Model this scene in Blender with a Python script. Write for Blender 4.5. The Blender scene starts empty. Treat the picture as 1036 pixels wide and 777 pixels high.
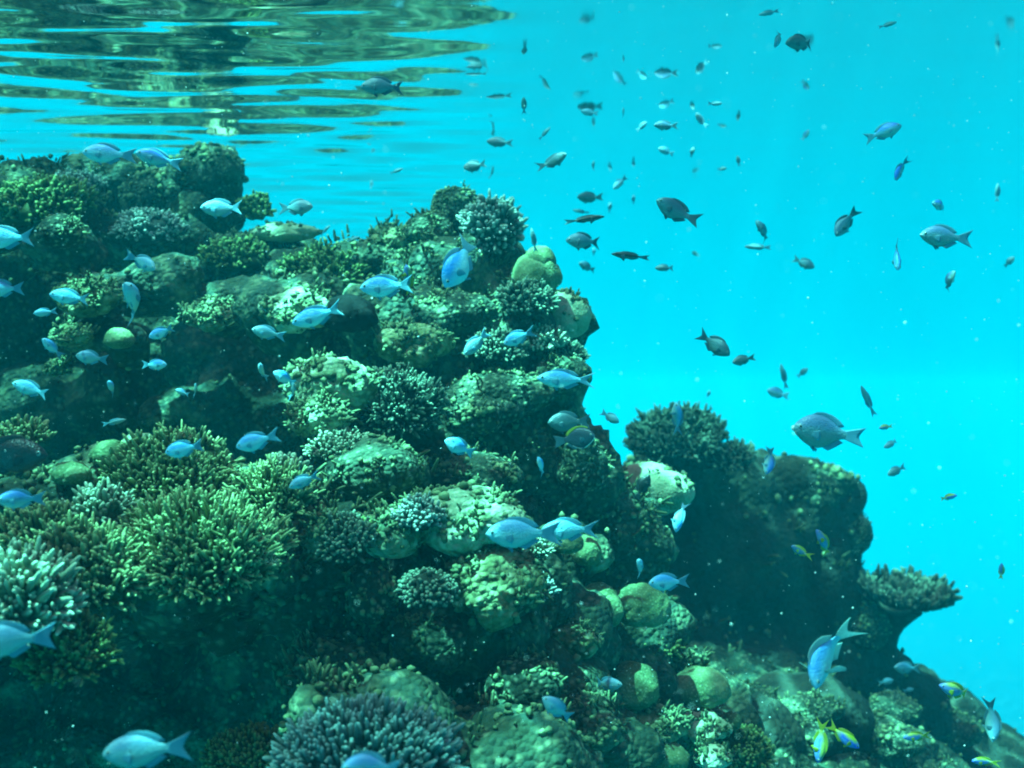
import bpy, bmesh, math, random
import numpy as np
from mathutils import Vector, Matrix
from mathutils.bvhtree import BVHTree

random.seed(7)
RNG = np.random.default_rng(7)
SC = bpy.context.scene
COL = SC.collection

# ------------------------------------------------------------------ camera, world, sun, exposure
F = 518.0 / math.tan(math.radians(25.0))          # focal length in photograph pixels (1036 wide)
cam = bpy.data.objects.new('camera', bpy.data.cameras.new('camera'))
COL.objects.link(cam)
cam.location = (0, 0, 0)
cam.rotation_euler = (math.radians(90), 0, 0)
cam.data.angle = math.radians(50)
cam.data.clip_start = 0.02
cam.data.clip_end = 1000
cam.data.dof.use_dof = True; cam.data.dof.focus_distance = 2.5; cam.data.dof.aperture_fstop = 3.4
SC.camera = cam

SUN_ELEV, SUN_AZ = 70.0, -118.0                     # azimuth from +Y (view direction) towards +X
wd = bpy.data.worlds.new('World'); SC.world = wd; wd.use_nodes = True
nt = wd.node_tree
bg = nt.nodes['Background']
sky = nt.nodes.new('ShaderNodeTexSky'); sky.sky_type = 'NISHITA'; sky.sun_disc = False
sky.sun_elevation = math.radians(SUN_ELEV)
sky.sun_rotation = math.radians(SUN_AZ)
nt.links.new(sky.outputs[0], bg.inputs[0]); bg.inputs[1].default_value = 0.08

sd = bpy.data.lights.new('sun', 'SUN'); sd.energy = 5.0; sd.angle = math.radians(0.6)
sd.color = (0.17, 1.0, 0.84)                       # daylight already filtered by the water above
sun = bpy.data.objects.new('sun', sd); COL.objects.link(sun)
_e, _a = math.radians(SUN_ELEV), math.radians(SUN_AZ)
to_sun = Vector((math.sin(_a) * math.cos(_e), math.cos(_a) * math.cos(_e), math.sin(_e)))
sun.rotation_euler = to_sun.to_track_quat('Z', 'Y').to_euler()
sun.location = (0, 0, 30)

vs = SC.view_settings
vs.view_transform = 'Standard'; vs.look = 'None'; vs.exposure = 1.2; vs.gamma = 1; vs.use_curve_mapping = False
cy = SC.cycles
cy.use_denoising = True; cy.filter_width = 2.0
cy.max_bounces = 6; cy.diffuse_bounces = 1; cy.glossy_bounces = 2; cy.transmission_bounces = 4
cy.volume_bounces = 2; cy.transparent_max_bounces = 8
cy.sample_clamp_indirect = 4.0
cy.caustics_reflective = False; cy.caustics_refractive = False

SURF = 0.97                                         # water surface, metres above the lens

def P(u, v, y):
    """point seen at photograph pixel (u, v), y metres in front of the lens"""
    return Vector(((u - 518.0) / F * y, y, (388.5 - v) / F * y))

# ------------------------------------------------------------------ noise (numpy)
def _hash(ix, iy, iz, k):
    h = (ix.astype(np.int64) * 73856093) ^ (iy.astype(np.int64) * 19349663) ^ (iz.astype(np.int64) * 83492791) ^ (k * 2654435761)
    h = (h ^ (h >> 13)) * 1274126177 & 0x7fffffff
    h = (h ^ (h >> 16)) * 668265263 & 0x7fffffff
    return ((h ^ (h >> 15)) & 0xffffff).astype(np.float64) / 0xffffff

def vnoise(p, s=1.0, k=0):
    p = np.asarray(p, float) * s
    i = np.floor(p).astype(np.int64); f = p - i
    f = f * f * f * (f * (f * 6 - 15) + 10)
    r = 0
    for dx in (0, 1):
        for dy in (0, 1):
            for dz in (0, 1):
                w = (f[:, 0] if dx else 1 - f[:, 0]) * (f[:, 1] if dy else 1 - f[:, 1]) * (f[:, 2] if dz else 1 - f[:, 2])
                r = r + w * _hash(i[:, 0] + dx, i[:, 1] + dy, i[:, 2] + dz, k)
    return r * 2 - 1

def fbm(p, s=1.0, k=0, o=4):
    r = 0; a = 1.0; t = 0
    for n in range(o):
        r = r + a * vnoise(p, s * 2 ** n, k + n * 17); t += a; a *= 0.5
    return r / t * 1.6

def worley(p, s=1.0, k=0):
    """distance to the nearest feature point"""
    p = np.asarray(p, float) * s
    i = np.floor(p).astype(np.int64)
    best = np.full(len(p), 9.0)
    for dx in (-1, 0, 1):
        for dy in (-1, 0, 1):
            for dz in (-1, 0, 1):
                a, b, c = i[:, 0] + dx, i[:, 1] + dy, i[:, 2] + dz
                q = np.stack([a + _hash(a, b, c, k + 1), b + _hash(a, b, c, k + 2), c + _hash(a, b, c, k + 3)], 1)
                best = np.minimum(best, ((q - p) ** 2).sum(1))
    return np.sqrt(best)

# ------------------------------------------------------------------ mesh helpers
def link(o, parent=None):
    COL.objects.link(o)
    if parent is not None: o.parent = parent
    return o

def mesh_from(name, V, Fc, mat=None, smooth=True):
    me = bpy.data.meshes.new(name)
    V = np.ascontiguousarray(V, dtype=np.float32)
    if isinstance(Fc, np.ndarray):
        k = Fc.shape[1]; flat = Fc.ravel(); sizes = np.full(len(Fc), k)
    else:
        sizes = np.array([len(f) for f in Fc]); flat = np.array([i for f in Fc for i in f])
    me.vertices.add(len(V)); me.vertices.foreach_set('co', V.ravel())
    me.loops.add(len(flat)); me.loops.foreach_set('vertex_index', flat.astype(np.int32))
    me.polygons.add(len(sizes))
    me.polygons.foreach_set('loop_start', np.concatenate([[0], np.cumsum(sizes)[:-1]]).astype(np.int32))
    me.update(calc_edges=True)
    me.validate()
    if smooth: me.polygons.foreach_set('use_smooth', np.ones(len(me.polygons), dtype=bool))
    if mat is not None: me.materials.append(mat)
    me.update()
    return me

def obj(name, me, parent=None):
    return link(bpy.data.objects.new(name, me), parent)

def tag(o, label=None, cat=None, group=None, kind=None):
    if label: o['label'] = label
    if cat: o['category'] = cat
    if group: o['group'] = group
    if kind: o['kind'] = kind
    return o

def empty(name, loc=(0, 0, 0)):
    o = bpy.data.objects.new(name, None); COL.objects.link(o); o.location = loc
    o.empty_display_size = 0.05
    return o

_ico = {}
def ico(n):
    if n not in _ico:
        bm = bmesh.new(); bmesh.ops.create_icosphere(bm, subdivisions=n, radius=1)
        bm.verts.ensure_lookup_table()
        _ico[n] = (np.array([v.co[:] for v in bm.verts]), np.array([[v.index for v in f.verts] for f in bm.faces]))
        bm.free()
    return _ico[n]

def normals_of(V, Fc):
    Fc = np.asarray(Fc); a, b, c = V[Fc[:, 0]], V[Fc[:, 1]], V[Fc[:, 2]]
    n = np.cross(b - a, c - a); N = np.zeros_like(V)
    for j in range(Fc.shape[1]): np.add.at(N, Fc[:, j], n)
    return N / (np.linalg.norm(N, axis=1, keepdims=True) + 1e-12)

# ------------------------------------------------------------------ materials
def ramp_mat(name, stops, scale=6.0, detail=6.0, rough=0.85, bump=0.4, bump_scale=90.0, bump_dist=0.004,
             spots=None, spec=0.15, coord='Object'):
    """colour from a noise ramp, optional pale polyp spots, noise + cell bump"""
    m = bpy.data.materials.new(name); m.use_nodes = True
    t = m.node_tree; N = t.nodes; L = t.links
    bs = N['Principled BSDF']
    tc = N.new('ShaderNodeTexCoord')
    oi = N.new('ShaderNodeObjectInfo')
    add = N.new('ShaderNodeVectorMath'); add.operation = 'ADD'
    mul = N.new('ShaderNodeMath'); mul.operation = 'MULTIPLY'; mul.inputs[1].default_value = 37.0
    L.new(oi.outputs['Random'], mul.inputs[0])
    L.new(tc.outputs[coord], add.inputs[0]); L.new(mul.outputs[0], add.inputs[1])
    no = N.new('ShaderNodeTexNoise'); no.inputs['Scale'].default_value = scale; no.inputs['Detail'].default_value = detail
    no.inputs['Roughness'].default_value = 0.62; no.inputs['Distortion'].default_value = 0.4
    L.new(add.outputs[0], no.inputs['Vector'])
    cr = N.new('ShaderNodeValToRGB')
    el = cr.color_ramp.elements
    while len(el) < len(stops): el.new(0.5)
    for e, (p_, c) in zip(el, stops): e.position = p_; e.color = (*c, 1)
    L.new(no.outputs['Fac'], cr.inputs[0])
    col = cr.outputs[0]
    vo = N.new('ShaderNodeTexVoronoi'); vo.inputs['Scale'].default_value = bump_scale
    L.new(add.outputs[0], vo.inputs['Vector'])
    if spots:
        c2, amount, sscale = spots
        v2 = N.new('ShaderNodeTexVoronoi'); v2.inputs['Scale'].default_value = sscale
        L.new(add.outputs[0], v2.inputs['Vector'])
        mr = N.new('ShaderNodeMapRange'); mr.inputs[1].default_value = 0.42; mr.inputs[2].default_value = 0.12
        mr.inputs[3].default_value = 0; mr.inputs[4].default_value = amount
        L.new(v2.outputs['Distance'], mr.inputs[0])
        mx = N.new('ShaderNodeMix'); mx.data_type = 'RGBA'
        L.new(mr.outputs[0], mx.inputs[0]); L.new(col, mx.inputs[6]); mx.inputs[7].default_value = (*c2, 1)
        col = mx.outputs[2]
    L.new(col, bs.inputs['Base Color'])
    n2 = N.new('ShaderNodeTexNoise'); n2.inputs['Scale'].default_value = bump_scale * 0.6; n2.inputs['Detail'].default_value = 5
    L.new(add.outputs[0], n2.inputs['Vector'])
    sub = N.new('ShaderNodeMath'); sub.operation = 'SUBTRACT'
    L.new(n2.outputs['Fac'], sub.inputs[0]); L.new(vo.outputs['Distance'], sub.inputs[1])
    bp = N.new('ShaderNodeBump'); bp.inputs['Strength'].default_value = bump; bp.inputs['Distance'].default_value = bump_dist
    L.new(sub.outputs[0], bp.inputs['Height']); L.new(bp.outputs[0], bs.inputs['Normal'])
    bs.inputs['Roughness'].default_value = rough
    bs.inputs['Specular IOR Level'].default_value = spec
    return m

M = {}
M['rock'] = ramp_mat('reef rock', [(0.30, (0.010, 0.020, 0.014)), (0.44, (0.035, 0.06, 0.034)), (0.54, (0.022, 0.05, 0.038)),
                                   (0.64, (0.12, 0.17, 0.09)), (0.78, (0.40, 0.46, 0.32))],
                     scale=5.5, bump=0.9, bump_scale=70, bump_dist=0.010, spots=((0.34, 0.38, 0.22), 0.35, 34))
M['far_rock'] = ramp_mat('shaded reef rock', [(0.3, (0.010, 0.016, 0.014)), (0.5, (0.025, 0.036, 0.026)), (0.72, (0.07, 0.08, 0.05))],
                     scale=4, bump=0.9, bump_scale=40, bump_dist=0.012)  # darker copy of the reef rock, the outcrop's unlit front put into its colour
M['sand'] = ramp_mat('deep rubble', [(0.3, (0.03, 0.05, 0.045)), (0.7, (0.08, 0.11, 0.09))], scale=0.6, bump=0.3, bump_scale=12, bump_dist=0.03)

# ------------------------------------------------------------------ water surface, haze, sea bed
def build_water():
    def axis(lo, hi, c, near, d0, g):
        a = [c]
        s = d0
        while a[-1] < hi:
            a.append(min(hi, a[-1] + s))
            if a[-1] > c + near: s *= g
        b = [c]; s = d0
        while b[-1] > lo:
            b.append(max(lo, b[-1] - s))
            if b[-1] < c - near: s *= g
        return np.array(sorted(set(b[1:] + a)))
    X = axis(-320, 320, -0.8, 3.2, 0.034, 1.09); Y = axis(-320, 320, 4, 3.2, 0.034, 1.09)
    gx, gy = np.meshgrid(X, Y, indexing='ij')
    p = np.stack([gx.ravel(), gy.ravel(), np.zeros(gx.size)], 1)
    z = np.zeros(len(p))
    for k, (lam, amp, ang) in enumerate([(2.3, .0045, 70), (1.25, .0030, 112), (0.63, .0028, 66), (0.36, .0032, 108), (0.22, .0028, 80), (0.13, .0016, 100)]):
        d = np.array([math.cos(math.radians(ang)), math.sin(math.radians(ang))])
        ph = (p[:, :2] @ d) * 2 * math.pi / lam + 3.0 * vnoise(p, 0.9, 50 + k)
        z += amp * np.sin(ph + k) * (1 + 0.5 * vnoise(p, 1.3, 70 + k))
    r = np.hypot(p[:, 0], p[:, 1] - 4)
    z *= np.clip(1.6 - r / 12, 0.0, 1)
    calm = np.clip((p[:, 0] + 0.6) / 0.8, 0, 1); calm = calm * calm * (3 - 2 * calm)
    z *= 1 - 0.97 * calm                                # calmer water away from the reef crest
    p[:, 2] = SURF + z
    nx, ny = len(X), len(Y)
    idx = np.arange(nx * ny).reshape(nx, ny)
    Fc = np.stack([idx[:-1, :-1].ravel(), idx[1:, :-1].ravel(), idx[1:, 1:].ravel(), idx[:-1, 1:].ravel()], 1)
    m = bpy.data.materials.new('water surface'); m.use_nodes = True
    t = m.node_tree; N = t.nodes; L = t.links
    N.remove(N['Principled BSDF'])
    out = N['Material Output']
    tr = N.new('ShaderNodeBsdfTransparent'); gl = N.new('ShaderNodeBsdfGlossy'); gl.inputs['Roughness'].default_value = 0.06; gl.distribution = 'MULTI_GGX'
    fr = N.new('ShaderNodeFresnel'); fr.inputs['IOR'].default_value = 1.33
    mix = N.new('ShaderNodeMixShader')
    # wave-focused sunlight painted into the surface's transparent colour as a bright net
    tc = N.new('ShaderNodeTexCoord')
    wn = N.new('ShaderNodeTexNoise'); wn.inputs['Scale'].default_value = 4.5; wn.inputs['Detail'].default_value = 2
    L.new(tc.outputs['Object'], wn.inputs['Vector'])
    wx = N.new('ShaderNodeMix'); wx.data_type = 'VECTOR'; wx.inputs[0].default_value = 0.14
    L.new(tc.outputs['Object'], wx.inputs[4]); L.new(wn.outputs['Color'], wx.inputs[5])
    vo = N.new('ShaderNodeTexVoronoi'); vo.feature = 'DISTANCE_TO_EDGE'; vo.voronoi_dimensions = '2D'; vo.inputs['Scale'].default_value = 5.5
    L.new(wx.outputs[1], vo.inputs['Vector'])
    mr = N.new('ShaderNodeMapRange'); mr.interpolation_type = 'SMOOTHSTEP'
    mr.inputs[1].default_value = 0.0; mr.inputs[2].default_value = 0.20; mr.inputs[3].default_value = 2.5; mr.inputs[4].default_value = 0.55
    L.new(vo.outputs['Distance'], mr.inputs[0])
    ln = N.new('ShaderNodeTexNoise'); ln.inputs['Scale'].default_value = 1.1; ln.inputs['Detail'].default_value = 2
    lo = N.new('ShaderNodeMapping'); lo.name = 'light_patches'; lo.inputs['Location'].default_value = (22.1, 9.4, 0)  # offset picked so the added bright and dim areas fall as wanted
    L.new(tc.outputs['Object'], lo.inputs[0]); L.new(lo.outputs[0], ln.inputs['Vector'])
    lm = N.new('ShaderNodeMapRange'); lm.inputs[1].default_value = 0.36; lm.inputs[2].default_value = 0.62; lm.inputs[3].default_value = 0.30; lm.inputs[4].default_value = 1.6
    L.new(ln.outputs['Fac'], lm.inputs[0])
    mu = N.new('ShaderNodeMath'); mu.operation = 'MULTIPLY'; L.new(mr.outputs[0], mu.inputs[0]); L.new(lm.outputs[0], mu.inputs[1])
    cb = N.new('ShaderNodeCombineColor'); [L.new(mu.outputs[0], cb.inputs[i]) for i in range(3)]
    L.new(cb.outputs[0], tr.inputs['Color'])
    L.new(fr.outputs[0], mix.inputs[0]); L.new(tr.outputs[0], mix.inputs[1]); L.new(gl.outputs[0], mix.inputs[2])
    L.new(mix.outputs[0], out.inputs['Surface'])
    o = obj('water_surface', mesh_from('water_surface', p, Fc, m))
    tag(o, kind='structure')
build_water()

def build_seabed():
    n = 90
    X = np.linspace(-320, 320, n); Y = np.linspace(-320, 320, n)
    gx, gy = np.meshgrid(X, Y, indexing='ij')
    p = np.stack([gx.ravel(), gy.ravel(), np.zeros(n * n)], 1)
    p[:, 2] = -30.0 + 0.9 * fbm(p, 0.05, 3, 3)
    idx = np.arange(n * n).reshape(n, n)
    Fc = np.stack([idx[:-1, :-1].ravel(), idx[1:, :-1].ravel(), idx[1:, 1:].ravel(), idx[:-1, 1:].ravel()], 1)
    tag(obj('sea_bed', mesh_from('sea_bed', p, Fc, M['sand'])), kind='structure')
build_seabed()

def build_haze():
    bm = bmesh.new(); bmesh.ops.create_cube(bm, size=1)
    lo, hi = Vector((-330, -330, -33)), Vector((330, 330, SURF + 0.12))
    for v in bm.verts: v.co = Vector([lo[i] if v.co[i] < 0 else hi[i] for i in range(3)])
    me = bpy.data.meshes.new('haze'); bm.to_mesh(me); bm.free()
    m = bpy.data.materials.new('sea water haze'); m.use_nodes = True
    t = m.node_tree; t.nodes.remove(t.nodes['Principled BSDF'])
    pv = t.nodes.new('ShaderNodeVolumePrincipled')
    pv.inputs['Color'].default_value = (0.0, 0.75, 0.975, 1)
    pv.inputs['Density'].default_value = 0.0165
    pv.inputs['Anisotropy'].default_value = 0.3
    pv.inputs['Absorption Color'].default_value = (0, 0, 0, 1)
    t.links.new(pv.outputs[0], t.nodes['Material Output'].inputs['Volume'])
    me.materials.append(m)
    tag(obj('haze', me), kind='stuff')
build_haze()
# ------------------------------------------------------------------ reef rock: rounded masses merged into one body
def merge_blobs(name, blobs, voxel, mat, back=()):
    V = []; Fc = []; n = 0
    bv, bf = ico(3)
    for b in blobs:
        u, v, y, rx, rz = b[:5]
        ry = b[5] if len(b) > 5 else 1.0                   # depth radius as a multiple of the mean radius
        c = np.array(P(u, v, y)); s = y / F
        r = np.array([rx * s, ry * 0.5 * (rx + rz) * s, rz * s])
        q = bv * r
        c = c + np.array([0, 0.6 * r[1], 0])               # the pixel names the front of the mass
        V.append(q + c); Fc.append(bf + n); n += len(bv)
    for c, r in back:
        V.append(bv * np.array(r) + np.array(c)); Fc.append(bf + n); n += len(bv)
    me = mesh_from('tmp', np.concatenate(V), np.concatenate(Fc))
    o = bpy.data.objects.new('tmp', me); COL.objects.link(o)
    md = o.modifiers.new('r', 'REMESH'); md.mode = 'VOXEL'; md.voxel_size = voxel
    ms = o.modifiers.new('s', 'SMOOTH'); ms.iterations = 6; ms.factor = 0.5
    dg = bpy.context.evaluated_depsgraph_get(); ev = o.evaluated_get(dg); em = ev.to_mesh()
    nv = len(em.vertices); co = np.empty(nv * 3); em.vertices.foreach_get('co', co); co = co.reshape(-1, 3)
    fs = np.array([p.vertices[:] for p in em.polygons])
    ev.to_mesh_clear()
    bpy.data.objects.remove(o); bpy.data.meshes.remove(me)
    return co, fs

def roughen(co, fs, amps):
    for a, s, k, kind in amps:
        N = normals_of(co, fs)
        if kind == 'f': d = fbm(co, s, k, 4)
        elif kind == 'w': d = 0.55 - worley(co + 0.05 * np.stack([vnoise(co, 8, 1), vnoise(co, 8, 2), vnoise(co, 8, 3)], 1) , s, k)
        else: d = -np.abs(fbm(co, s, k, 3)) + 0.3
        co = co + N * (a * d)[:, None]
    return co

REEF = [  # (u, v, y, half width px, half height px, depth factor)
    # upper left crest
    (20, 215, 3.5, 80, 45), (60, 195, 3.9, 60, 30), (110, 190, 4.0, 60, 30), (190, 205, 4.0, 60, 42), (120, 245, 3.6, 60, 30),
    (60, 255, 3.3, 50, 35), (200, 250, 3.7, 60, 25), (265, 250, 3.8, 60, 20), (310, 285, 3.6, 80, 28), (225, 275, 3.7, 70, 30),
    # left wall with hollows
    (-30, 300, 3.9, 60, 90), (100, 295, 3.2, 45, 28), (150, 290, 3.25, 40, 30), (75, 335, 3.15, 30, 20), (125, 345, 3.15, 22, 22),
    (140, 400, 3.9, 100, 60), (30, 420, 3.9, 70, 60), (215, 360, 3.65, 60, 50), (230, 310, 3.3, 40, 22), (200, 420, 3.45, 60, 40),
    (290, 330, 3.05, 40, 40), (320, 300, 3.2, 35, 18),
    # middle crest
    (380, 265, 3.5, 45, 22), (400, 235, 3.6, 28, 20), (435, 236, 3.5, 26, 24), (462, 215, 3.6, 26, 28), (500, 262, 3.5, 30, 40),
    (450, 290, 3.3, 60, 45), (535, 290, 3.3, 30, 35), (560, 335, 3.4, 30, 45), (520, 350, 3.2, 50, 45), (440, 340, 3.1, 60, 40),
    (385, 330, 3.1, 40, 35), (470, 400, 3.1, 70, 50), (550, 410, 3.2, 42, 45), (400, 400, 2.85, 50, 35), (345, 395, 2.8, 45, 32),
    (330, 440, 2.75, 40, 35), (500, 460, 3.0, 60, 50), (575, 480, 3.1, 42, 48), (430, 460, 2.9, 50, 40), (370, 480, 2.6, 55, 40),
    # middle lump
    (470, 540, 2.55, 70, 40), (430, 580, 2.45, 55, 60), (500, 600, 2.45, 50, 60), (440, 640, 2.4, 80, 45), (340, 560, 2.4, 42, 42),
    (315, 610, 2.45, 50, 50), (545, 590, 2.6, 40, 45), (560, 640, 2.7, 60, 50), (580, 560, 2.8, 35, 35),
    # lower middle
    (610, 680, 2.85, 45, 40), (650, 720, 2.85, 50, 45), (570, 720, 2.5, 55, 45), (520, 740, 2.45, 60, 40), (610, 770, 2.6, 80, 40),
    (700, 740, 3.1, 60, 40), (650, 650, 3.0, 50, 45), (620, 560, 3.2, 60, 60),
    # lower left: coral shelf over a hollow
    (150, 505, 2.45, 90, 50), (60, 520, 2.3, 80, 50), (190, 590, 2.2, 95, 42), (40, 600, 2.05, 70, 40), (35, 670, 1.95, 42, 24),
    (270, 530, 2.4, 50, 40), (120, 730, 3.6, 250, 110), (345, 690, 2.3, 60, 45), (370, 750, 1.95, 90, 45),
    (480, 800, 2.1, 140, 50),
]
BACK = [((-0.85, 3.15, -0.45), (0.85, 0.8, 0.17)), ((-1.5, 3.0, -0.5), (0.6, 0.9, 0.2)), ((-2.1, 4.6, 0.15), (0.75, 0.7, 0.42)), ((-1.6, 5.3, -1.0), (2.0, 1.4, 1.55)), ((-0.5, 4.2, -1.3), (0.95, 1.1, 1.75)), ((-1.2, 4.1, -1.9), (1.6, 1.2, 1.4)),  # first two: unseen shelf added behind the corals to shade the hollow
        ((-3.4, 5.0, -1.0), (1.6, 1.6, 1.7)), ((0.2, 3.6, -2.2), (1.2, 1.0, 1.3)), ((-2.4, 4.2, -2.6), (2.6, 2.0, 1.6)),
        ((0.6, 4.8, -3.6), (2.4, 2.4, 2.4)), ((-2.0, 4.5, -6), (4.5, 4.0, 4.5)), ((1.5, 6.5, -7), (4.5, 4.5, 5.0))]
co, fs = merge_blobs('reef', REEF, 0.024, None, BACK)
keep = None
co = roughen(co, fs, [(0.06, 3.2, 11, 'f'), (0.075, 6.0, 21, 'w'), (0.030, 15.0, 31, 'w'), (0.014, 30.0, 41, 'w')])
reef = obj('reef_terrain', mesh_from('reef_terrain', co, fs, M['rock'])); tag(reef, kind='structure')
BV = BVHTree.FromPolygons([tuple(c) for c in co], [tuple(f) for f in fs])

FAR = [(785, 490, 5.6, 62, 34), (838, 520, 5.7, 40, 42), (858, 572, 5.7, 26, 55), (868, 625, 5.7, 26, 50), (880, 690, 5.8, 45, 40), (750, 560, 5.5, 90, 90), (820, 600, 5.6, 60, 80), (690, 470, 5.4, 50, 40), (665, 505, 5.5, 42, 55), (740, 500, 5.5, 60, 45), (800, 512, 5.6, 55, 42), (832, 528, 5.8, 42, 40),
       (775, 570, 5.7, 95, 60), (842, 600, 5.7, 38, 40), (705, 580, 5.6, 75, 80), (790, 640, 5.8, 95, 60), (862, 645, 5.7, 36, 40),
       (730, 650, 5.6, 90, 60), (825, 690, 5.7, 65, 40), (900, 720, 5.8, 70, 45), (960, 745, 6.2, 60, 40), (1010, 790, 6.2, 70, 40),
       (800, 740, 4.3, 90, 45), (880, 770, 4.6, 90, 40), (720, 760, 3.7, 90, 45), (770, 710, 5.2, 80, 45)]
FBACK = [((1.2, 6.4, -1.6), (0.95, 1.0, 1.2)), ((1.0, 6.0, -2.8), (1.4, 1.5, 1.5)), ((2.0, 6.6, -3.2), (1.6, 1.5, 1.4))]
KF = 0.96                                              # the outcrop stands further out
FAR = [(u, v, y * KF, rx, rz) for u, v, y, rx, rz in FAR]
FBACK = [(tuple(np.array(c) * KF), tuple(np.array(r) * KF)) for c, r in FBACK]
fco, ffs = merge_blobs('far', FAR, 0.04, None, FBACK)
fco = roughen(fco, ffs, [(0.06, 2.2, 12, 'f'), (0.055, 4.2, 22, 'w'), (0.04, 9.0, 32, 'w')])
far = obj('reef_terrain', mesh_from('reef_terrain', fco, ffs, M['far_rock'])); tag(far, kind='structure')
FBV = BVHTree.FromPolygons([tuple(c) for c in fco], [tuple(f) for f in ffs])
# ------------------------------------------------------------------ corals
def coral_mat(name, base, tip, rough=0.8, bump=0.5, bscale=220, noise=0.35):
    """colony colour with paler growing tips (stored per vertex as 'tip')"""
    m = bpy.data.materials.new(name); m.use_nodes = True
    t = m.node_tree; N = t.nodes; L = t.links; bs = N['Principled BSDF']
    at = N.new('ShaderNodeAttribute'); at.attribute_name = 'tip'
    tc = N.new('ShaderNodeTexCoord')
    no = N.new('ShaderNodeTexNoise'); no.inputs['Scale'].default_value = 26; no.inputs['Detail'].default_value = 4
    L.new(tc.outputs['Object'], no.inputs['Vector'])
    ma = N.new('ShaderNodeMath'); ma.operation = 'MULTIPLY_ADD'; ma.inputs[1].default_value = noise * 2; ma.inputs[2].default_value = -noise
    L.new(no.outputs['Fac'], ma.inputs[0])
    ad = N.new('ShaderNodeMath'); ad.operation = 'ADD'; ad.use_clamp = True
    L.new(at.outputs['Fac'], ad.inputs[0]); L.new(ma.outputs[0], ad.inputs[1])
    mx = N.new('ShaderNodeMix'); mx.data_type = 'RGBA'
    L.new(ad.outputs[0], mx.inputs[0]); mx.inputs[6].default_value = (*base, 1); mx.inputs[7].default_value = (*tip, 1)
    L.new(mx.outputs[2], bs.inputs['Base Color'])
    vo = N.new('ShaderNodeTexVoronoi'); vo.inputs['Scale'].default_value = bscale
    L.new(tc.outputs['Object'], vo.inputs['Vector'])
    bp = N.new('ShaderNodeBump'); bp.inputs['Strength'].default_value = bump; bp.inputs['Distance'].default_value = 0.003; bp.invert = True
    L.new(vo.outputs['Distance'], bp.inputs['Height']); L.new(bp.outputs[0], bs.inputs['Normal'])
    bs.inputs['Roughness'].default_value = rough; bs.inputs['Specular IOR Level'].default_value = 0.15
    return m

M['yellowgreen'] = coral_mat('yellow green branching coral', (0.045, 0.07, 0.024), (0.48, 0.56, 0.26))
M['paleteal'] = coral_mat('pale branching coral', (0.07, 0.10, 0.055), (0.58, 0.68, 0.48))
M['darkknob'] = coral_mat('dark knobbly coral', (0.015, 0.028, 0.02), (0.22, 0.30, 0.21))
M['whiteknob'] = coral_mat('pale tipped knobbly coral', (0.03, 0.05, 0.04), (0.46, 0.55, 0.47))
M['bluenub'] = coral_mat('grey blue nubbed coral', (0.015, 0.035, 0.035), (0.26, 0.40, 0.37))
M['mossy'] = coral_mat('moss green fuzzy coral', (0.025, 0.05, 0.016), (0.21, 0.29, 0.10))
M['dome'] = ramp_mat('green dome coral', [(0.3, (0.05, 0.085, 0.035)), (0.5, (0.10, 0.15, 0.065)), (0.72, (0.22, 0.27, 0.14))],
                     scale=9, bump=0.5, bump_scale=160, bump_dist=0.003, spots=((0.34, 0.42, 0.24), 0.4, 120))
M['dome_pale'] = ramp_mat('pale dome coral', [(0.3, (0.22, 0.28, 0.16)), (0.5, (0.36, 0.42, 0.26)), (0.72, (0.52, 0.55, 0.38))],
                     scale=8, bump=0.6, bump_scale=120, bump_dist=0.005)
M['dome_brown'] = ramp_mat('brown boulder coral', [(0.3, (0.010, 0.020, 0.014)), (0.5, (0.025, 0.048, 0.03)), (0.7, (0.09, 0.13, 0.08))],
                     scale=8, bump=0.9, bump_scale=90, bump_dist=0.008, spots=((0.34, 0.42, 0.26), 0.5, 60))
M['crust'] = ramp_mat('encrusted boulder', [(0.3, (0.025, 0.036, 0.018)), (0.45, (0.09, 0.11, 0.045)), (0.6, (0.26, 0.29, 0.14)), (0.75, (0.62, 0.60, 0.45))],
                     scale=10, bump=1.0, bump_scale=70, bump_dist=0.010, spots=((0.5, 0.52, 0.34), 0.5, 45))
M['sunlit_crust'] = ramp_mat('sunlit encrusted boulder', [(0.3, (0.05, 0.085, 0.045)), (0.45, (0.16, 0.22, 0.12)), (0.58, (0.36, 0.44, 0.28)), (0.74, (0.72, 0.76, 0.60))],
                     scale=9, bump=1.0, bump_scale=70, bump_dist=0.010, spots=((0.6, 0.66, 0.48), 0.4, 45))  # lighter copy of the crust: sunlight on the boulders put into the colour
M['black'] = ramp_mat('black sponge stand-in for a shaded hole', [(0.3, (0.006, 0.008, 0.008)), (0.7, (0.014, 0.016, 0.016))], scale=10, bump=0.6, bump_scale=80, spec=0.02)  # near-black colour standing for the shade inside a hole

M['growth'] = coral_mat('encrusting growth', (0.016, 0.034, 0.018), (0.24, 0.31, 0.15), noise=0.6)

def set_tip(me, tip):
    a = me.attributes.new('tip', 'FLOAT', 'POINT'); a.data.foreach_set('value', np.asarray(tip, dtype=np.float32))

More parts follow.
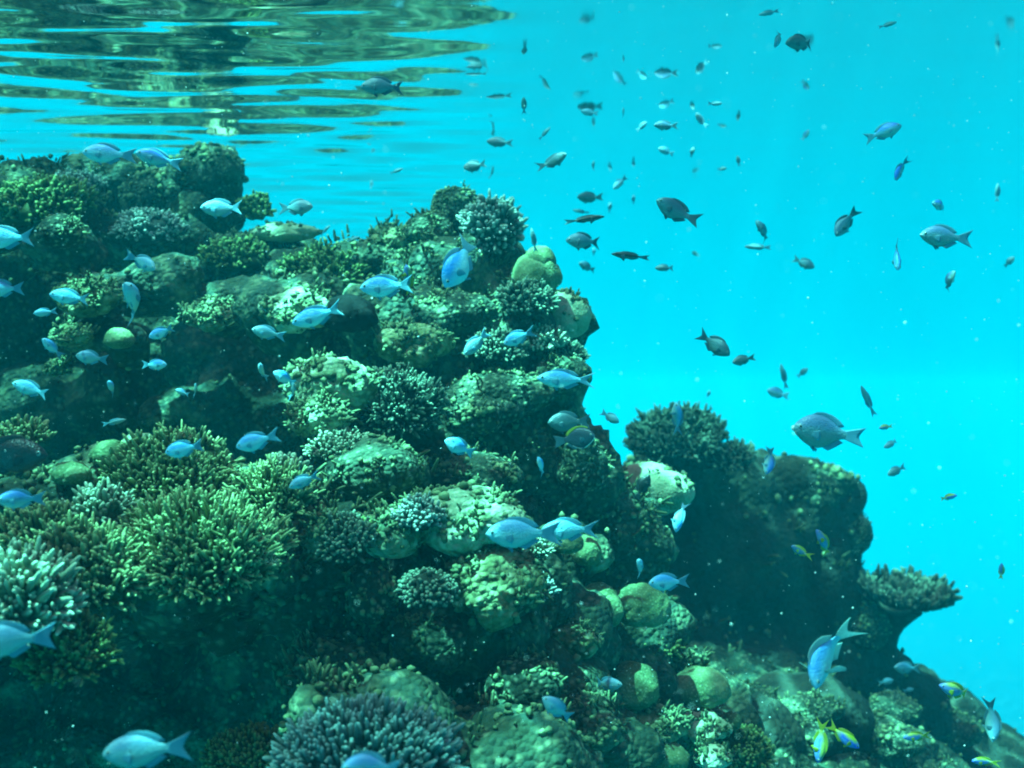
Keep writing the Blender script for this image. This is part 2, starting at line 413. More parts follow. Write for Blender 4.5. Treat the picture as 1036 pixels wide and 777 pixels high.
def tubes(paths, radii, sides=6):
    """many tapered tubes with rounded tips: paths (n, k, 3), radii (n, k) -> verts, faces (quads), along 0..1"""
    n, k, _ = paths.shape
    T = np.gradient(paths, axis=1); T /= np.linalg.norm(T, axis=2, keepdims=True) + 1e-9
    ref = np.where(np.abs(T[..., 2:3]) < 0.9, np.array([0, 0, 1.0]), np.array([1.0, 0, 0]))
    A = np.cross(T, ref); A /= np.linalg.norm(A, axis=2, keepdims=True) + 1e-9
    B = np.cross(T, A)
    th = np.arange(sides) * 2 * math.pi / sides
    ring = A[:, :, None, :] * np.cos(th)[None, None, :, None] + B[:, :, None, :] * np.sin(th)[None, None, :, None]
    V = paths[:, :, None, :] + ring * radii[:, :, None, None]
    al = np.broadcast_to(np.linspace(0, 1, k)[None, :, None], (n, k, sides))
    idx = np.arange(n * k * sides).reshape(n, k, sides)
    a = idx[:, :-1, :]; b = np.roll(a, -1, 2); c = np.roll(idx[:, 1:, :], -1, 2); d = idx[:, 1:, :]
    Fq = np.stack([a.ravel(), d.ravel(), c.ravel(), b.ravel()], 1)
    return V.reshape(-1, 3), Fq, al.ravel()

def fingers(rng, origins, dirs, length, radius, k=6, sides=6, droop=0.15, side=0):
    n = len(origins)
    Ls = length * rng.uniform(0.45, 1.4, n); Rs = radius * rng.uniform(0.75, 1.2, n)
    s = np.array([0, 0.35, 0.7, 0.9, 0.98, 1.0])[:k]
    bend = rng.normal(0, droop, (n, 3))
    path = origins[:, None, :] + dirs[:, None, :] * (Ls[:, None] * s[None, :])[..., None] + bend[:, None, :] * (Ls[:, None] * s[None, :] ** 2)[..., None]
    prof = np.array([1.15, 1.0, 0.86, 0.66, 0.34, 0.04])[:k]
    rad = Rs[:, None] * prof[None, :]
    P_, R_ = [path], [rad]
    for j in range(side):                                   # short side branchlets
        sel = rng.random(n) < 0.75
        t0 = rng.uniform(0.3, 0.7, n)
        o = origins + dirs * (Ls * t0)[:, None]
        d = dirs + rng.normal(0, 0.75, (n, 3)); d /= np.linalg.norm(d, axis=1, keepdims=True)
        l2 = Ls * rng.uniform(0.3, 0.55, n)
        p2 = o[:, None, :] + d[:, None, :] * (l2[:, None] * s[None, :])[..., None]
        P_.append(p2[sel]); R_.append((Rs * 0.85)[sel, None] * prof[None, :])
    return tubes(np.concatenate(P_), np.concatenate(R_), sides)

def fib(n, zmin):
    i = np.arange(n) + 0.5
    z = 1 - (1 - zmin) * i / n
    th = math.pi * (1 + 5 ** 0.5) * i
    r = np.sqrt(1 - z * z)
    return np.stack([r * np.cos(th), r * np.sin(th), z], 1)

def axis_rot(ax):
    return Vector((0, 0, 1)).rotation_difference(Vector(ax)).to_matrix().to_4x4()

def branching_coral(name, loc, R, n, length, radius, mat, seed, axis=(0, -0.35, 1), zmin=-0.15, clusters=10, up=0.45,
                    side=1, base_mat=None, sides=6, jitter=0.26, rag=0.22, part='branch_cluster'):
    """a mound with fingers standing on it; the fingers grouped in clusters, each a part"""
    rng = np.random.default_rng(seed)
    R = np.array(R)
    root = empty(name, loc)
    root.matrix_world = Matrix.Translation(loc) @ axis_rot(axis)
    bv, bf = ico(3)
    q = bv * R * 0.93
    q = q + bv * (rag * R.mean() * fbm(bv, 2.0, seed, 3))[:, None]
    q[:, 2] = np.where(q[:, 2] < 0, q[:, 2] * 0.6, q[:, 2])
    me = mesh_from('base', q, bf, base_mat or mat); set_tip(me, np.full(len(q), 0.0))
    obj('base', me, root)
    d0 = fib(n, zmin) + rng.normal(0, 0.5 / math.sqrt(n), (n, 3))
    d0 /= np.linalg.norm(d0, axis=1, keepdims=True)
    o = d0 * R * 0.90 * (1 + rag * fbm(d0, 2.0, seed, 3))[:, None]
    nd = d0 / R * R.mean() + np.array([0, 0, up]) + rng.normal(0, jitter, (n, 3))
    nd /= np.linalg.norm(nd, axis=1, keepdims=True)
    gaps = fbm(d0 + 9, 3.0, seed + 3, 2) > -0.55; d0, o, nd = d0[gaps], o[gaps], nd[gaps]
    # sectors: angle round the axis, inner and outer
    c = max(1, clusters)
    seeds = fib(c, zmin * 0.8)
    lab = np.argmax(d0 @ seeds.T, 1)
    for j in range(c):
        w = lab == j
        if not w.any(): continue
        V, Fq, al = fingers(rng, o[w], nd[w], length, radius, side=side, sides=sides)
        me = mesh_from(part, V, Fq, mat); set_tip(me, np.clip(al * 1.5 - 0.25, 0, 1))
        obj(part, me, root)
    return root

def dome_mesh(name, R, seed, mat, lumps=0.10, lump_scale=2.6, fine=0.02, sub=4, flat=0.55):
    R = np.array(R, float); bv, bf = ico(sub)
    k = R.mean()
    q = bv * R
    off = np.array([seed * 3.7, seed * 1.3, 0])
    d = lumps * k * (0.62 - worley(bv + off, lump_scale * 0.5, seed)) + 0.5 * lumps * k * fbm(bv + off, 1.6, seed, 3)
    d += fine * k * (0.5 - worley(bv + off, 6.0, seed + 5)) + fine * 0.6 * k * fbm(bv + off, 9.0, seed + 9, 2)
    q = q + bv * d[:, None]
    q[:, 2] = np.where(q[:, 2] < 0, q[:, 2] * flat, q[:, 2])
    return mesh_from(name, q, bf, mat)

def boulder_coral(name, loc, R, mat, seed, lobes=(), lumps=0.10, fine=0.02, axis=(0, -0.1, 1), lump_scale=3.2, sub=5):
    root = empty(name, loc)
    root.matrix_world = Matrix.Translation(loc) @ axis_rot(axis) @ Matrix.Rotation(seed * 0.3 % 0.6 - 0.3, 4, 'Z')
    obj('dome', dome_mesh('dome', R, seed, mat, lumps, lump_scale, fine, sub), root)
    for i, (dx, dy, dz, r) in enumerate(lobes):             # lobes in units of the dome's own radii
        o = obj('lobe', dome_mesh('lobe', np.array(R) * r, seed + 31 + i, mat, lumps, lump_scale, fine, max(3, sub - 1), 1.0), root)
        o.location = (dx * R[0], dy * R[1], dz * R[2])
    return root

def plate_coral(name, loc, R, thick, mat, seed, axis=(0, 0, 1), stalk=0.3, nubs=140, nub_len=0.03, nub_r=0.008, base_mat=None):
    rng = np.random.default_rng(seed)
    root = empty(name, loc); root.matrix_world = Matrix.Translation(loc) @ axis_rot(axis)
    na, nr = 40, 10
    V = []; Fc = []
    for side in (0, 1):
        for i in range(nr + 1):
            for j in range(na):
                a = 2 * math.pi * j / na; r = i / nr
                e = 1 + 0.16 * math.sin(3 * a + seed) + 0.08 * math.sin(7 * a + seed * 2)
                z = 0.22 * R[1] * r * r - (thick * (1 - 0.6 * r) * side)
                V.append((R[0] * r * e * math.cos(a), R[1] * r * e * math.sin(a), z))
    off = (nr + 1) * na
    for i in range(nr):
        for j in range(na):
            a, b, c, d = i * na + j, i * na + (j + 1) % na, (i + 1) * na + (j + 1) % na, (i + 1) * na + j
            Fc.append((a, d, c, b)); Fc.append((off + a, off + b, off + c, off + d))
    for j in range(na):
        Fc.append((nr * na + j, off + nr * na + j, off + nr * na + (j + 1) % na, nr * na + (j + 1) % na))
    V = np.array(V); V += (0.03 * R[0] * fbm(V, 3 / R[0], seed, 3))[:, None] * np.array([0, 0, 1])
    me = mesh_from('plate', V, np.array(Fc), base_mat or mat); set_tip(me, np.full(len(V), 0.15)); obj('plate', me, root)
    path = np.array([[[0, 0, -thick * 0.5 - stalk * (1 - s)] for s in np.linspace(0, 1, 6)]])
    path[0, :, 0] += np.linspace(-0.3 * R[0], 0, 6)
    sv, sf, sa = tubes(path, np.array([[0.34, 0.24, 0.2, 0.24, 0.36, 0.5]]) * R[0], 14)
    me = mesh_from('stalk', sv, sf, base_mat or mat); set_tip(me, np.zeros(len(sv))); obj('stalk', me, root)
    k = rng.random(nubs) ** 0.5; a = rng.random(nubs) * 2 * math.pi
    o = np.stack([R[0] * k * np.cos(a) * 0.98, R[1] * k * np.sin(a) * 0.98, 0.22 * R[1] * k * k - 0.004], 1)
    d = np.stack([0.5 * k * np.cos(a), 0.5 * k * np.sin(a), np.ones(nubs)], 1) + rng.normal(0, 0.15, (nubs, 3)); d /= np.linalg.norm(d, axis=1, keepdims=True)
    lab = (a / (2 * math.pi) * 6).astype(int)
    for j in range(6):
        w = lab == j
        v, f, al = fingers(rng, o[w], d[w], nub_len, nub_r, side=1)
        me = mesh_from('branch_cluster', v, f, mat); set_tip(me, np.clip(al * 1.1 - 0.2, 0, 1)); obj('branch_cluster', me, root)
    return root

def hit(u, v, bvh=None):
    d = P(u, v, 1.0).normalized()
    best = None
    for b in ([bvh] if bvh else [BV, FBV]):
        l, n, i, dist = b.ray_cast(Vector((0, 0, 0)), d)
        if l is not None and (best is None or dist < best[2]): best = (l, n, dist)
    return best

def seat(u, v, y=None, sink=0.0):
    """where a colony seen at (u, v) sits: on the rock there, or y metres out when it stands clear of it"""
    if y is None:
        h = hit(u, v)
        y = h[0].y if h else 3.4
    return P(u, v, y + sink), y

def add_dome(u, v, rx, rz, y, mat, label, seed, lobes=(), group='boulder corals on the reef', name='boulder_coral', cat='coral', ry=1.0, **kw):
    if y > 4.3 or (y >= 3.95 and u > 600): y *= KF
    loc, Y = seat(u, v, y)
    s = Y / F
    R = (rx * s, ry * 0.5 * (rx + rz) * s, rz * s)
    o = boulder_coral(name, loc + Vector((0, 0.35 * R[1], 0)), R, M[mat], seed, lobes, **kw)
    if mat in ('crust', 'sunlit_crust', 'dome_brown', 'dome_pale') or y > 4.3: overgrow(o, seed, 70 if mat == 'dome_pale' else 110 if mat == 'dome_brown' else 90 if mat == 'dome' else 320, 0.5 * (rx + rz) * s)
    return tag(o, label, cat, group)

def overgrow(root, seed, n, size):
    """knobs, tufts and small crusts growing over a boulder: more than anyone could count"""
    rng = np.random.default_rng(seed + 500)
    src = [c for c in root.children if c.name.startswith(('dome', 'lobe'))]
    bv, bf = ico(1); Vs, Fs, Ts, n0 = [], [], [], 0
    R3 = root.matrix_world.to_3x3()
    zax = np.array(R3.inverted() @ Vector((0, 0, 1)))
    for c in src:
        me = c.data; k = len(me.vertices)
        p = np.empty(k * 3); me.vertices.foreach_get('co', p); p = p.reshape(-1, 3)
        q = np.empty(k * 3); me.vertices.foreach_get('normal', q); q = q.reshape(-1, 3)
        off = np.array(c.location)
        w = np.clip(0.25 + fbm(p + seed, 1.6 / size, 9, 3), 0.02, 1) * np.clip(0.4 + q @ zax, 0.02, 1.2)
        ids = rng.choice(k, n if c.name.startswith('dome') else n // 3, p=w / w.sum())
        half = rng.random(len(ids)) < 0.93
        for i in ids[half]:
            r = rng.uniform(0.0028, 0.0095) * min(2.6, max(0.8, size / 0.09))
            Vs.append(bv * (1 + rng.normal(0, 0.15, (len(bv), 1))) * r * rng.uniform(0.6, 1.4, 3) + p[i] + off + q[i] * r * 0.3); Fs.append(bf + n0); n0 += len(bv)
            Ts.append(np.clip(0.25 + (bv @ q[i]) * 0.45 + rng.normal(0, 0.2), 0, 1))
        t = ids[~half]; m = 3
        o = np.repeat(p[t] + off, m, 0) + rng.normal(0, 0.006, (len(t) * m, 3))
        d = np.repeat(q[t], m, 0) + 0.4 * zax + rng.normal(0, 0.4, (len(t) * m, 3)); d /= np.linalg.norm(d, axis=1, keepdims=True)
        v, fq, al = fingers(rng, o, d, 0.020, 0.0036, sides=4)
        Vs.append(v); Fs.append(np.concatenate([fq[:, [0, 1, 2]], fq[:, [0, 2, 3]]]) + n0); n0 += len(v); Ts.append(al)
    me = mesh_from('encrusting_growth', np.concatenate(Vs), np.concatenate(Fs), M['growth']); set_tip(me, np.concatenate(Ts))
    tag(obj('encrusting_growth', me, root), kind='stuff')

def add_branch(u, v, rx, rz, y, n, length, radius, mat, label, seed, group, name='branching_coral', ry=1.0, sink=0.4, **kw):
    if y > 4.3 or (y >= 3.95 and u > 600): y *= KF
    loc, Y = seat(u, v, y)
    s = Y / F
    R = (rx * s, ry * 0.5 * (rx + rz) * s, rz * s)
    o = branching_coral(name, loc + Vector((0, sink * R[1], 0)), R, n, length, radius, M[mat], seed, **kw)
    return tag(o, label, 'coral', group)

G_D, G_F, G_K = 'dome corals on the reef', 'finger corals on the reef', 'knobbly bush corals on the reef'
# ---- domes
L2 = ((0.55, -0.3, 0.25, 0.6), (-0.5, -0.35, 0.1, 0.55))
L3 = ((0.6, -0.2, 0.2, 0.55), (-0.55, -0.3, 0.3, 0.5), (0.05, -0.6, -0.2, 0.5))
L1 = ((0.35, -0.5, 0.2, 0.6),)
add_dome(606, 622, 25, 30, 2.75, 'dome', 'smooth egg-shaped green dome, left one of two side by side at mid reef', 1, L1, G_D, lumps=0.10, fine=0.03)
add_dome(651, 620, 29, 28, 2.8, 'dome', 'broad smooth green dome, right one of the pair beside the dark gully', 2, ((-0.35, -0.3, 0.35, 0.6),), G_D, lumps=0.10, fine=0.03)
add_dome(710, 702, 31, 24, 2.9, 'dome', 'brightest smooth green dome low on the slope, right of the lower boulders', 3, (), G_D, lumps=0.10, fine=0.03)
add_dome(655, 503, 44, 34, 3.5, 'dome_pale', 'pale flat-topped boulder with a black fish in front', 4, L2, G_D, lumps=0.10, fine=0.04)
add_dome(543, 282, 25, 28, 3.2, 'dome', 'tall rounded head with a sunlit white crown on the reef edge', 5, ((0.1, -0.1, 0.55, 0.7),), G_D, lumps=0.10)
add_dome(572, 326, 22, 32, 3.3, 'dome_pale', 'pale rounded head bulging from the right edge of the reef', 6, L1, G_D, lumps=0.10, fine=0.03)
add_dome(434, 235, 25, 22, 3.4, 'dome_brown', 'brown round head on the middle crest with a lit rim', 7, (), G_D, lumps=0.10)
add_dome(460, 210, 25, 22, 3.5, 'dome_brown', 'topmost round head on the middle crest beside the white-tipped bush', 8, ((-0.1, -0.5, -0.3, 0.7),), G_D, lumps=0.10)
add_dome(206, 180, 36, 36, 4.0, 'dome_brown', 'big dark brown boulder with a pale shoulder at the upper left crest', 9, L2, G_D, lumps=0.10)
add_dome(150, 200, 40, 34, 4.0, 'dome_brown', 'wide dark boulder left of the pale-shouldered one at the crest', 10, L3, G_D, lumps=0.12)
add_dome(222, 160, 18, 13, 4.3, 'dome_pale', 'small pale dome peeping over the dark crest boulders', 11, (), G_D, lumps=0.10)
add_dome(284, 237, 32, 12, 3.75, 'dome_pale', 'low pale ledge coral on the end of the upper left shelf', 12, L2, G_D, lumps=0.12, fine=0.05)
add_dome(240, 250, 26, 16, 3.7, 'dome_brown', 'dark flat ledge boulder under the blue fish at the upper left shelf', 13, L1, G_D, lumps=0.12)
add_dome(642, 702, 26, 30, 2.75, 'dome', 'tall smooth green dome leaning right above the lower gully', 14, (), G_D, lumps=0.10, fine=0.03)
add_dome(617, 676, 22, 18, 2.85, 'dome', 'small dark green dome with the white-tailed fish before it', 15, (), G_D, lumps=0.10, fine=0.03)
add_dome(741, 732, 10, 11, 2.9, 'dome', 'tiny smooth green dome just below the brightest dome', 16, (), G_D, lumps=0.10, sub=3)
add_dome(574, 552, 17, 15, 2.65, 'dome', 'small smooth dome behind the two large pale fish, left of two', 17, (), G_D, lumps=0.10)
add_dome(594, 562, 15, 20, 2.75, 'dome', 'small smooth dome behind the two large pale fish, right of two', 18, (), G_D, lumps=0.10)
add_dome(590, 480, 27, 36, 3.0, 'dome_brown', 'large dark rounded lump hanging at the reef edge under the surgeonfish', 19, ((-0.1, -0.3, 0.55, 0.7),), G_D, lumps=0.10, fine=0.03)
add_dome(300, 318, 38, 26, 3.0, 'sunlit_crust', 'rough sunlit boulder behind the blue fish pair at left centre', 20, L3, G_D, lumps=0.16, fine=0.05)
add_dome(352, 322, 29, 25, 2.95, 'black', 'black rounded sponge stand-in for a shaded hole under a pale lit rim', 21, (), 'sponges', name='sponge', cat='sponge', lumps=0.10)  # solid dark dome added where there is only a shaded hole
add_dome(58, 238, 24, 22, 3.1, 'dome_brown', 'dark round head with a yellowish lit edge at far left', 22, (), G_D, lumps=0.10)
add_dome(86, 305, 30, 24, 3.1, 'crust', 'jagged yellowish crusted knob behind the fish at the far left wall', 23, L3, G_D, lumps=0.2, fine=0.06)
add_dome(119, 345, 15, 14, 3.05, 'dome', 'small round green knob alone in the dark left hollow', 24, (), G_D, lumps=0.10)
add_dome(70, 342, 18, 15, 3.05, 'crust', 'small yellow crusted knob left of the round green one', 25, L2, G_D, lumps=0.2, fine=0.06)
add_dome(110, 463, 22, 17, 2.3, 'dome', 'smooth green dome at the left end of the yellow-green thicket', 26, (), G_D, lumps=0.10)
add_dome(70, 482, 20, 15, 2.25, 'dome', 'smooth low green dome, lower of two beside the far left thicket', 27, L1, G_D, lumps=0.10)
add_dome(335, 398, 46, 36, 2.75, 'sunlit_crust', 'brightest sunlit pale boulder in the reef centre-left', 28, L3, G_D, lumps=0.16, fine=0.06)
add_dome(322, 428, 28, 24, 2.66, 'sunlit_crust', 'pale crusted knob just below the brightest boulder', 29, L2, G_D, lumps=0.18, fine=0.06)
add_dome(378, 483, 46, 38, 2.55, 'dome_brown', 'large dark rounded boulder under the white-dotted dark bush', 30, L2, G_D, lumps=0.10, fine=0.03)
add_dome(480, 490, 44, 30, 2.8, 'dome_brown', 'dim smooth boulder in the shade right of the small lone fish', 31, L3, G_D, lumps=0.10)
add_dome(468, 532, 62, 36, 2.36, 'sunlit_crust', 'sunlit yellowish boulder top at the centre of the picture bottom half', 32, L3, G_D, lumps=0.15, fine=0.04)
add_dome(395, 548, 28, 32, 2.33, 'sunlit_crust', 'crusted shoulder left of the small white-tipped clump', 33, L2, G_D, lumps=0.15, fine=0.05)
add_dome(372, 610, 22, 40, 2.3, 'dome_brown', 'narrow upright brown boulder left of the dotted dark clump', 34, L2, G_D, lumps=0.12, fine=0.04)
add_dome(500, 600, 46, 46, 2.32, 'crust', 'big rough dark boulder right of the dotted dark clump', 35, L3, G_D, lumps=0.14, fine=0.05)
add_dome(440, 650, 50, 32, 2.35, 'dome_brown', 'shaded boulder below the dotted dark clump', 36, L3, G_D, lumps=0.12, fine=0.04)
add_dome(322, 548, 16, 26, 2.25, 'sunlit_crust', 'pale pointed ridge beside the left centre knobbly bush', 37, ((0.3, -0.2, 0.6, 0.5),), G_D, lumps=0.12, fine=0.05)
add_dome(570, 655, 34, 26, 2.6, 'crust', 'dim crusted boulder above the lone lower fish', 38, L2, G_D, lumps=0.14, fine=0.05)
add_dome(655, 740, 36, 26, 2.75, 'crust', 'crusted boulder low in the picture under the leaning dome', 39, L3, G_D, lumps=0.14, fine=0.05)
add_dome(712, 738, 26, 16, 2.85, 'dome_pale', 'pale crusted ledge right under the brightest dome', 40, L3, G_D, lumps=0.2, fine=0.06)
add_dome(790, 755, 46, 30, 4.0, 'dome_brown', 'hazy dim mound at the lower right behind the yellow-tailed pair', 41, L2, G_D, lumps=0.10, fine=0.04)
add_dome(885, 752, 46, 24, 4.4, 'dome_brown', 'hazy round mound under the lower right slope fish', 42, L2, G_D, lumps=0.10, fine=0.03)
add_dome(955, 745, 34, 26, 5.9, 'dome_brown', 'farthest dim mound at the foot of the right slope', 43, L2, G_D, lumps=0.10, fine=0.03)
add_dome(812, 496, 52, 28, 5.65, 'dome_brown', 'rounded hazy top of the distant outcrop below the big white-mouthed fish', 44, L3, G_D, lumps=0.10, fine=0.04)
add_dome(850, 548, 28, 34, 5.75, 'dome_brown', 'dark rounded shoulder on the right side of the distant outcrop', 45, L2, G_D, lumps=0.10, fine=0.04)
add_dome(876, 640, 24, 34, 5.65, 'dome_brown', 'dark bulge under the fan-shaped plate of the distant outcrop', 46, L2, G_D, lumps=0.10, fine=0.04)
add_dome(505, 405, 50, 30, 3.0, 'dome_brown', 'broad dim boulder on the shaded wall left of the long-finned pale fish', 47, L3, G_D, lumps=0.12, fine=0.04)
add_dome(415, 352, 36, 26, 3.0, 'crust', 'rough greenish boulder right of the black sponge stand-in for a shaded hole', 48, L3, G_D, lumps=0.16, fine=0.06)
add_dome(565, 385, 30, 26, 3.1, 'dome_brown', 'dark jutting lump of the reef edge behind the long-finned pale fish', 49, L2, G_D, lumps=0.12, fine=0.04)
add_dome(395, 245, 20, 14, 3.5, 'crust', 'pale crusted knob left of the brown round head on the crest', 50, L2, G_D, lumps=0.18, fine=0.06)
add_dome(215, 322, 30, 18, 3.2, 'crust', 'dim yellowish knob on the left wall above the dark hollow', 51, L3, G_D, lumps=0.2, fine=0.06)
add_dome(55, 375, 10, 8, 3.1, 'crust', 'tiny yellow knob low in the dark left hollow', 52, (), G_D, lumps=0.15, sub=3)
add_dome(692, 672, 22, 18, 3.0, 'dome_brown', 'dim round head in shade right of the mossy strip', 53, L2, G_D, lumps=0.10, fine=0.02)
add_dome(762, 712, 24, 17, 3.9, 'dome_brown', 'dim round head on the slope right of the brightest dome', 54, L1, G_D, lumps=0.10, fine=0.02)
add_dome(820, 722, 30, 16, 4.2, 'dome_brown', 'dark low head on the slope under the large curved fish', 55, L2, G_D, lumps=0.10, fine=0.02)
add_dome(905, 722, 24, 20, 5.0, 'dome_brown', 'dim lump on the slope under the floating dark oval fish', 56, L2, G_D, lumps=0.10, fine=0.02)
add_dome(672, 770, 26, 18, 2.7, 'dome', 'green head cut by the bottom edge below the crusted boulder', 57, L1, G_D, lumps=0.10, fine=0.02)
add_dome(722, 770, 20, 14, 2.75, 'dome_pale', 'pale head cut by the bottom edge beside the mossy mat', 58, (), G_D, lumps=0.10, fine=0.03)
add_dome(530, 700, 40, 34, 2.3, 'dome_brown', 'large shaded smooth boulder left of the lone lower fish', 59, L1, G_D, lumps=0.10, fine=0.02)
add_dome(600, 742, 34, 34, 2.4, 'dome_brown', 'large shaded smooth boulder right of the lone lower fish', 60, L1, G_D, lumps=0.10, fine=0.02)
add_dome(470, 425, 40, 34, 2.95, 'dome_brown', 'smooth dim boulder above the lone small fish of the centre wall', 61, L1, G_D, lumps=0.10, fine=0.02)
add_dome(455, 320, 40, 26, 3.1, 'dome_brown', 'dim boulder under the biggest diving blue fish', 62, L2, G_D, lumps=0.1, fine=0.03)
# ---- yellow-green finger corals
add_branch(165, 492, 64, 40, 2.3, 946, 0.0328, 0.0042, 'yellowgreen', 'upper yellow-green finger coral thicket at left, under the small blue fish', 101, G_F, clusters=14)
add_branch(195, 570, 80, 46, 2.05, 1491, 0.0390, 0.0039, 'yellowgreen', 'largest yellow-green finger coral thicket over the black hollow', 102, G_F, clusters=18)
add_branch(75, 590, 62, 40, 1.95, 860, 0.0328, 0.0045, 'yellowgreen', 'yellow-green finger coral left of the largest thicket', 103, G_F, clusters=12)
add_branch(10, 625, 46, 50, 1.8, 487, 0.0390, 0.0055, 'paleteal', 'palest thick-fingered coral at the left picture edge', 104, G_F, clusters=8)
add_branch(272, 512, 36, 30, 2.25, 573, 0.0312, 0.0033, 'yellowgreen', 'small finger coral at the right end of the thickets', 105, G_F, clusters=8)
add_branch(100, 522, 26, 20, 2.15, 257, 0.0265, 0.0045, 'paleteal', 'small pale clump of stubby fingers between the left thickets', 106, G_F, clusters=5)
add_branch(40, 548, 50, 24, 2.1, 430, 0.0281, 0.0045, 'yellowgreen', 'low finger coral patch beside the blue-headed fish at left', 107, G_F, clusters=6)
add_branch(62, 668, 40, 28, 1.85, 321, 0.0281, 0.0047, 'mossy', 'dull green ragged finger coral hanging below the left edge fish', 108, G_F, clusters=6)
# ---- nubbed plate low in the middle
add_branch(366, 790, 94, 46, 1.72, 1100, 0.028, 0.0046, 'bluenub', 'blue-grey dome of rows of short stubs at the picture bottom', 109, 'stubby corals', name='stubby_coral', clusters=16, up=0.1, side=0, jitter=0.12, zmin=0.0, rag=0.08)
add_branch(250, 768, 40, 20, 2.1, 459, 0.0156, 0.0040, 'mossy', 'dark stubby mound left of the blue-grey stubby dome', 110, 'stubby corals', name='stubby_coral', clusters=6, side=0)
# ---- knobbly bushes
add_branch(496, 232, 26, 28, 3.35, 383, 0.0324, 0.0069, 'whiteknob', 'white-tipped knobbly bush standing highest on the reef crest', 111, G_K, name='bush_coral', clusters=8, zmin=-0.5, up=0.2)
add_branch(425, 526, 20, 16, 2.3, 205, 0.0202, 0.0049, 'whiteknob', 'small white-tipped clump on the sunlit centre boulder', 112, G_K, name='bush_coral', clusters=5, side=1)
add_branch(432, 602, 30, 22, 2.2, 260, 0.0100, 0.0050, 'darkknob', 'round dark clump with rows of white dots below the sunlit centre boulder', 113, G_K, name='bush_coral', clusters=6, side=0, rag=0.06)
add_branch(546, 600, 13, 13, 2.45, 153, 0.0180, 0.0040, 'whiteknob', 'tiny bluish-white tufted clump left of the twin green domes', 114, G_K, name='bush_coral', clusters=4)
add_branch(402, 412, 46, 34, 2.75, 769, 0.0259, 0.0043, 'darkknob', 'large dark bush with pale dots beside the brightest boulder', 115, G_K, name='bush_coral', clusters=12, zmin=-0.4)
add_branch(532, 308, 26, 18, 3.1, 281, 0.0252, 0.0058, 'darkknob', 'dark bush with yellow flecks under the white-crowned head', 116, G_K, name='bush_coral', clusters=6)
add_branch(345, 552, 30, 26, 2.25, 435, 0.0216, 0.0049, 'darkknob', 'dark green knobbly bush right of the pale pointed ridge', 117, G_K, name='bush_coral', clusters=8)
add_branch(288, 478, 19, 13, 2.4, 142, 0.0172, 0.0055, 'paleteal', 'small round-knobbed green clump above the right end of the thickets', 118, G_K, name='bush_coral', clusters=4, side=0)
add_branch(536, 558, 18, 12, 2.5, 200, 0.0203, 0.0034, 'paleteal', 'bright flecked clump under the large pale fish', 119, G_K, name='bush_coral', clusters=4)
add_branch(150, 233, 34, 18, 3.5, 383, 0.0245, 0.0058, 'whiteknob', 'grey fuzzy bush with pale rim on the upper left wall', 120, G_K, name='bush_coral', clusters=6)
add_branch(258, 213, 14, 15, 3.8, 109, 0.0234, 0.0070, 'mossy', 'small fuzzy bush right of the dark blue fish at the crest', 121, G_K, name='bush_coral', clusters=4)
add_branch(35, 208, 50, 26, 3.35, 473, 0.0296, 0.0070, 'mossy', 'moss-green fuzzy bush filling the upper left corner of the reef', 122, G_K, name='bush_coral', clusters=10)
add_branch(72, 190, 28, 14, 3.5, 281, 0.0216, 0.0058, 'whiteknob', 'grey fuzzy bush behind the moss-green bush', 123, G_K, name='bush_coral', clusters=5)
add_branch(330, 275, 46, 20, 3.45, 473, 0.0312, 0.0056, 'mossy', 'flat sunlit moss-green thicket on the saddle of the crest', 124, G_K, name='bush_coral', clusters=9)
add_branch(235, 262, 34, 16, 3.55, 272, 0.0265, 0.0063, 'mossy', 'dark mossy thicket left of the sunlit saddle thicket', 125, G_K, name='bush_coral', clusters=6)
add_branch(365, 545, 12, 14, 2.3, 114, 0.0203, 0.0047, 'mossy', 'little mossy tuft wedged beside the knobbly bush at centre-left', 126, G_K, name='bush_coral', clusters=3)
add_branch(575, 362, 16, 14, 3.15, 178, 0.0202, 0.0046, 'darkknob', 'dark tufted clump on the reef edge above the long-finned fish', 127, G_K, name='bush_coral', clusters=4)
add_branch(688, 448, 48, 26, 5.2, 923, 0.0540, 0.0069, 'darkknob', 'hazy fuzzy bush on the left top of the distant outcrop', 128, G_K, name='bush_coral', clusters=10)
add_branch(740, 468, 20, 16, 5.2, 229, 0.0432, 0.0069, 'darkknob', 'hazy pale-flecked bush at the right of the distant fuzzy bush', 129, G_K, name='bush_coral', clusters=4)
add_branch(345, 455, 34, 14, 2.6, 372, 0.0172, 0.0040, 'paleteal', 'pale knobbly ledge above the large dark rounded boulder', 130, G_K, name='bush_coral', clusters=5)
add_branch(505, 355, 32, 14, 3.05, 332, 0.0230, 0.0052, 'darkknob', 'dim tufted ledge under the pair of small blue fish at the reef edge', 131, G_K, name='bush_coral', clusters=5)
add_branch(550, 348, 20, 12, 3.1, 181, 0.0234, 0.0054, 'paleteal', 'pale tufted ledge just left of the pale rounded edge head', 132, G_K, name='bush_coral', clusters=4)
add_branch(20, 445, 22, 12, 2.6, 171, 0.0234, 0.0050, 'yellowgreen', 'small yellowish tuft above the black fish at the left edge', 133, G_F, clusters=3)
add_branch(655, 660, 30, 14, 2.95, 206, 0.0187, 0.0052, 'mossy', 'dim mossy strip between the twin domes and the leaning dome', 134, G_K, name='bush_coral', clusters=4)
add_branch(745, 765, 44, 18, 2.9, 413, 0.0203, 0.0052, 'mossy', 'mossy mat on the slope at the bottom right of the boulders', 135, G_K, name='bush_coral', clusters=6)
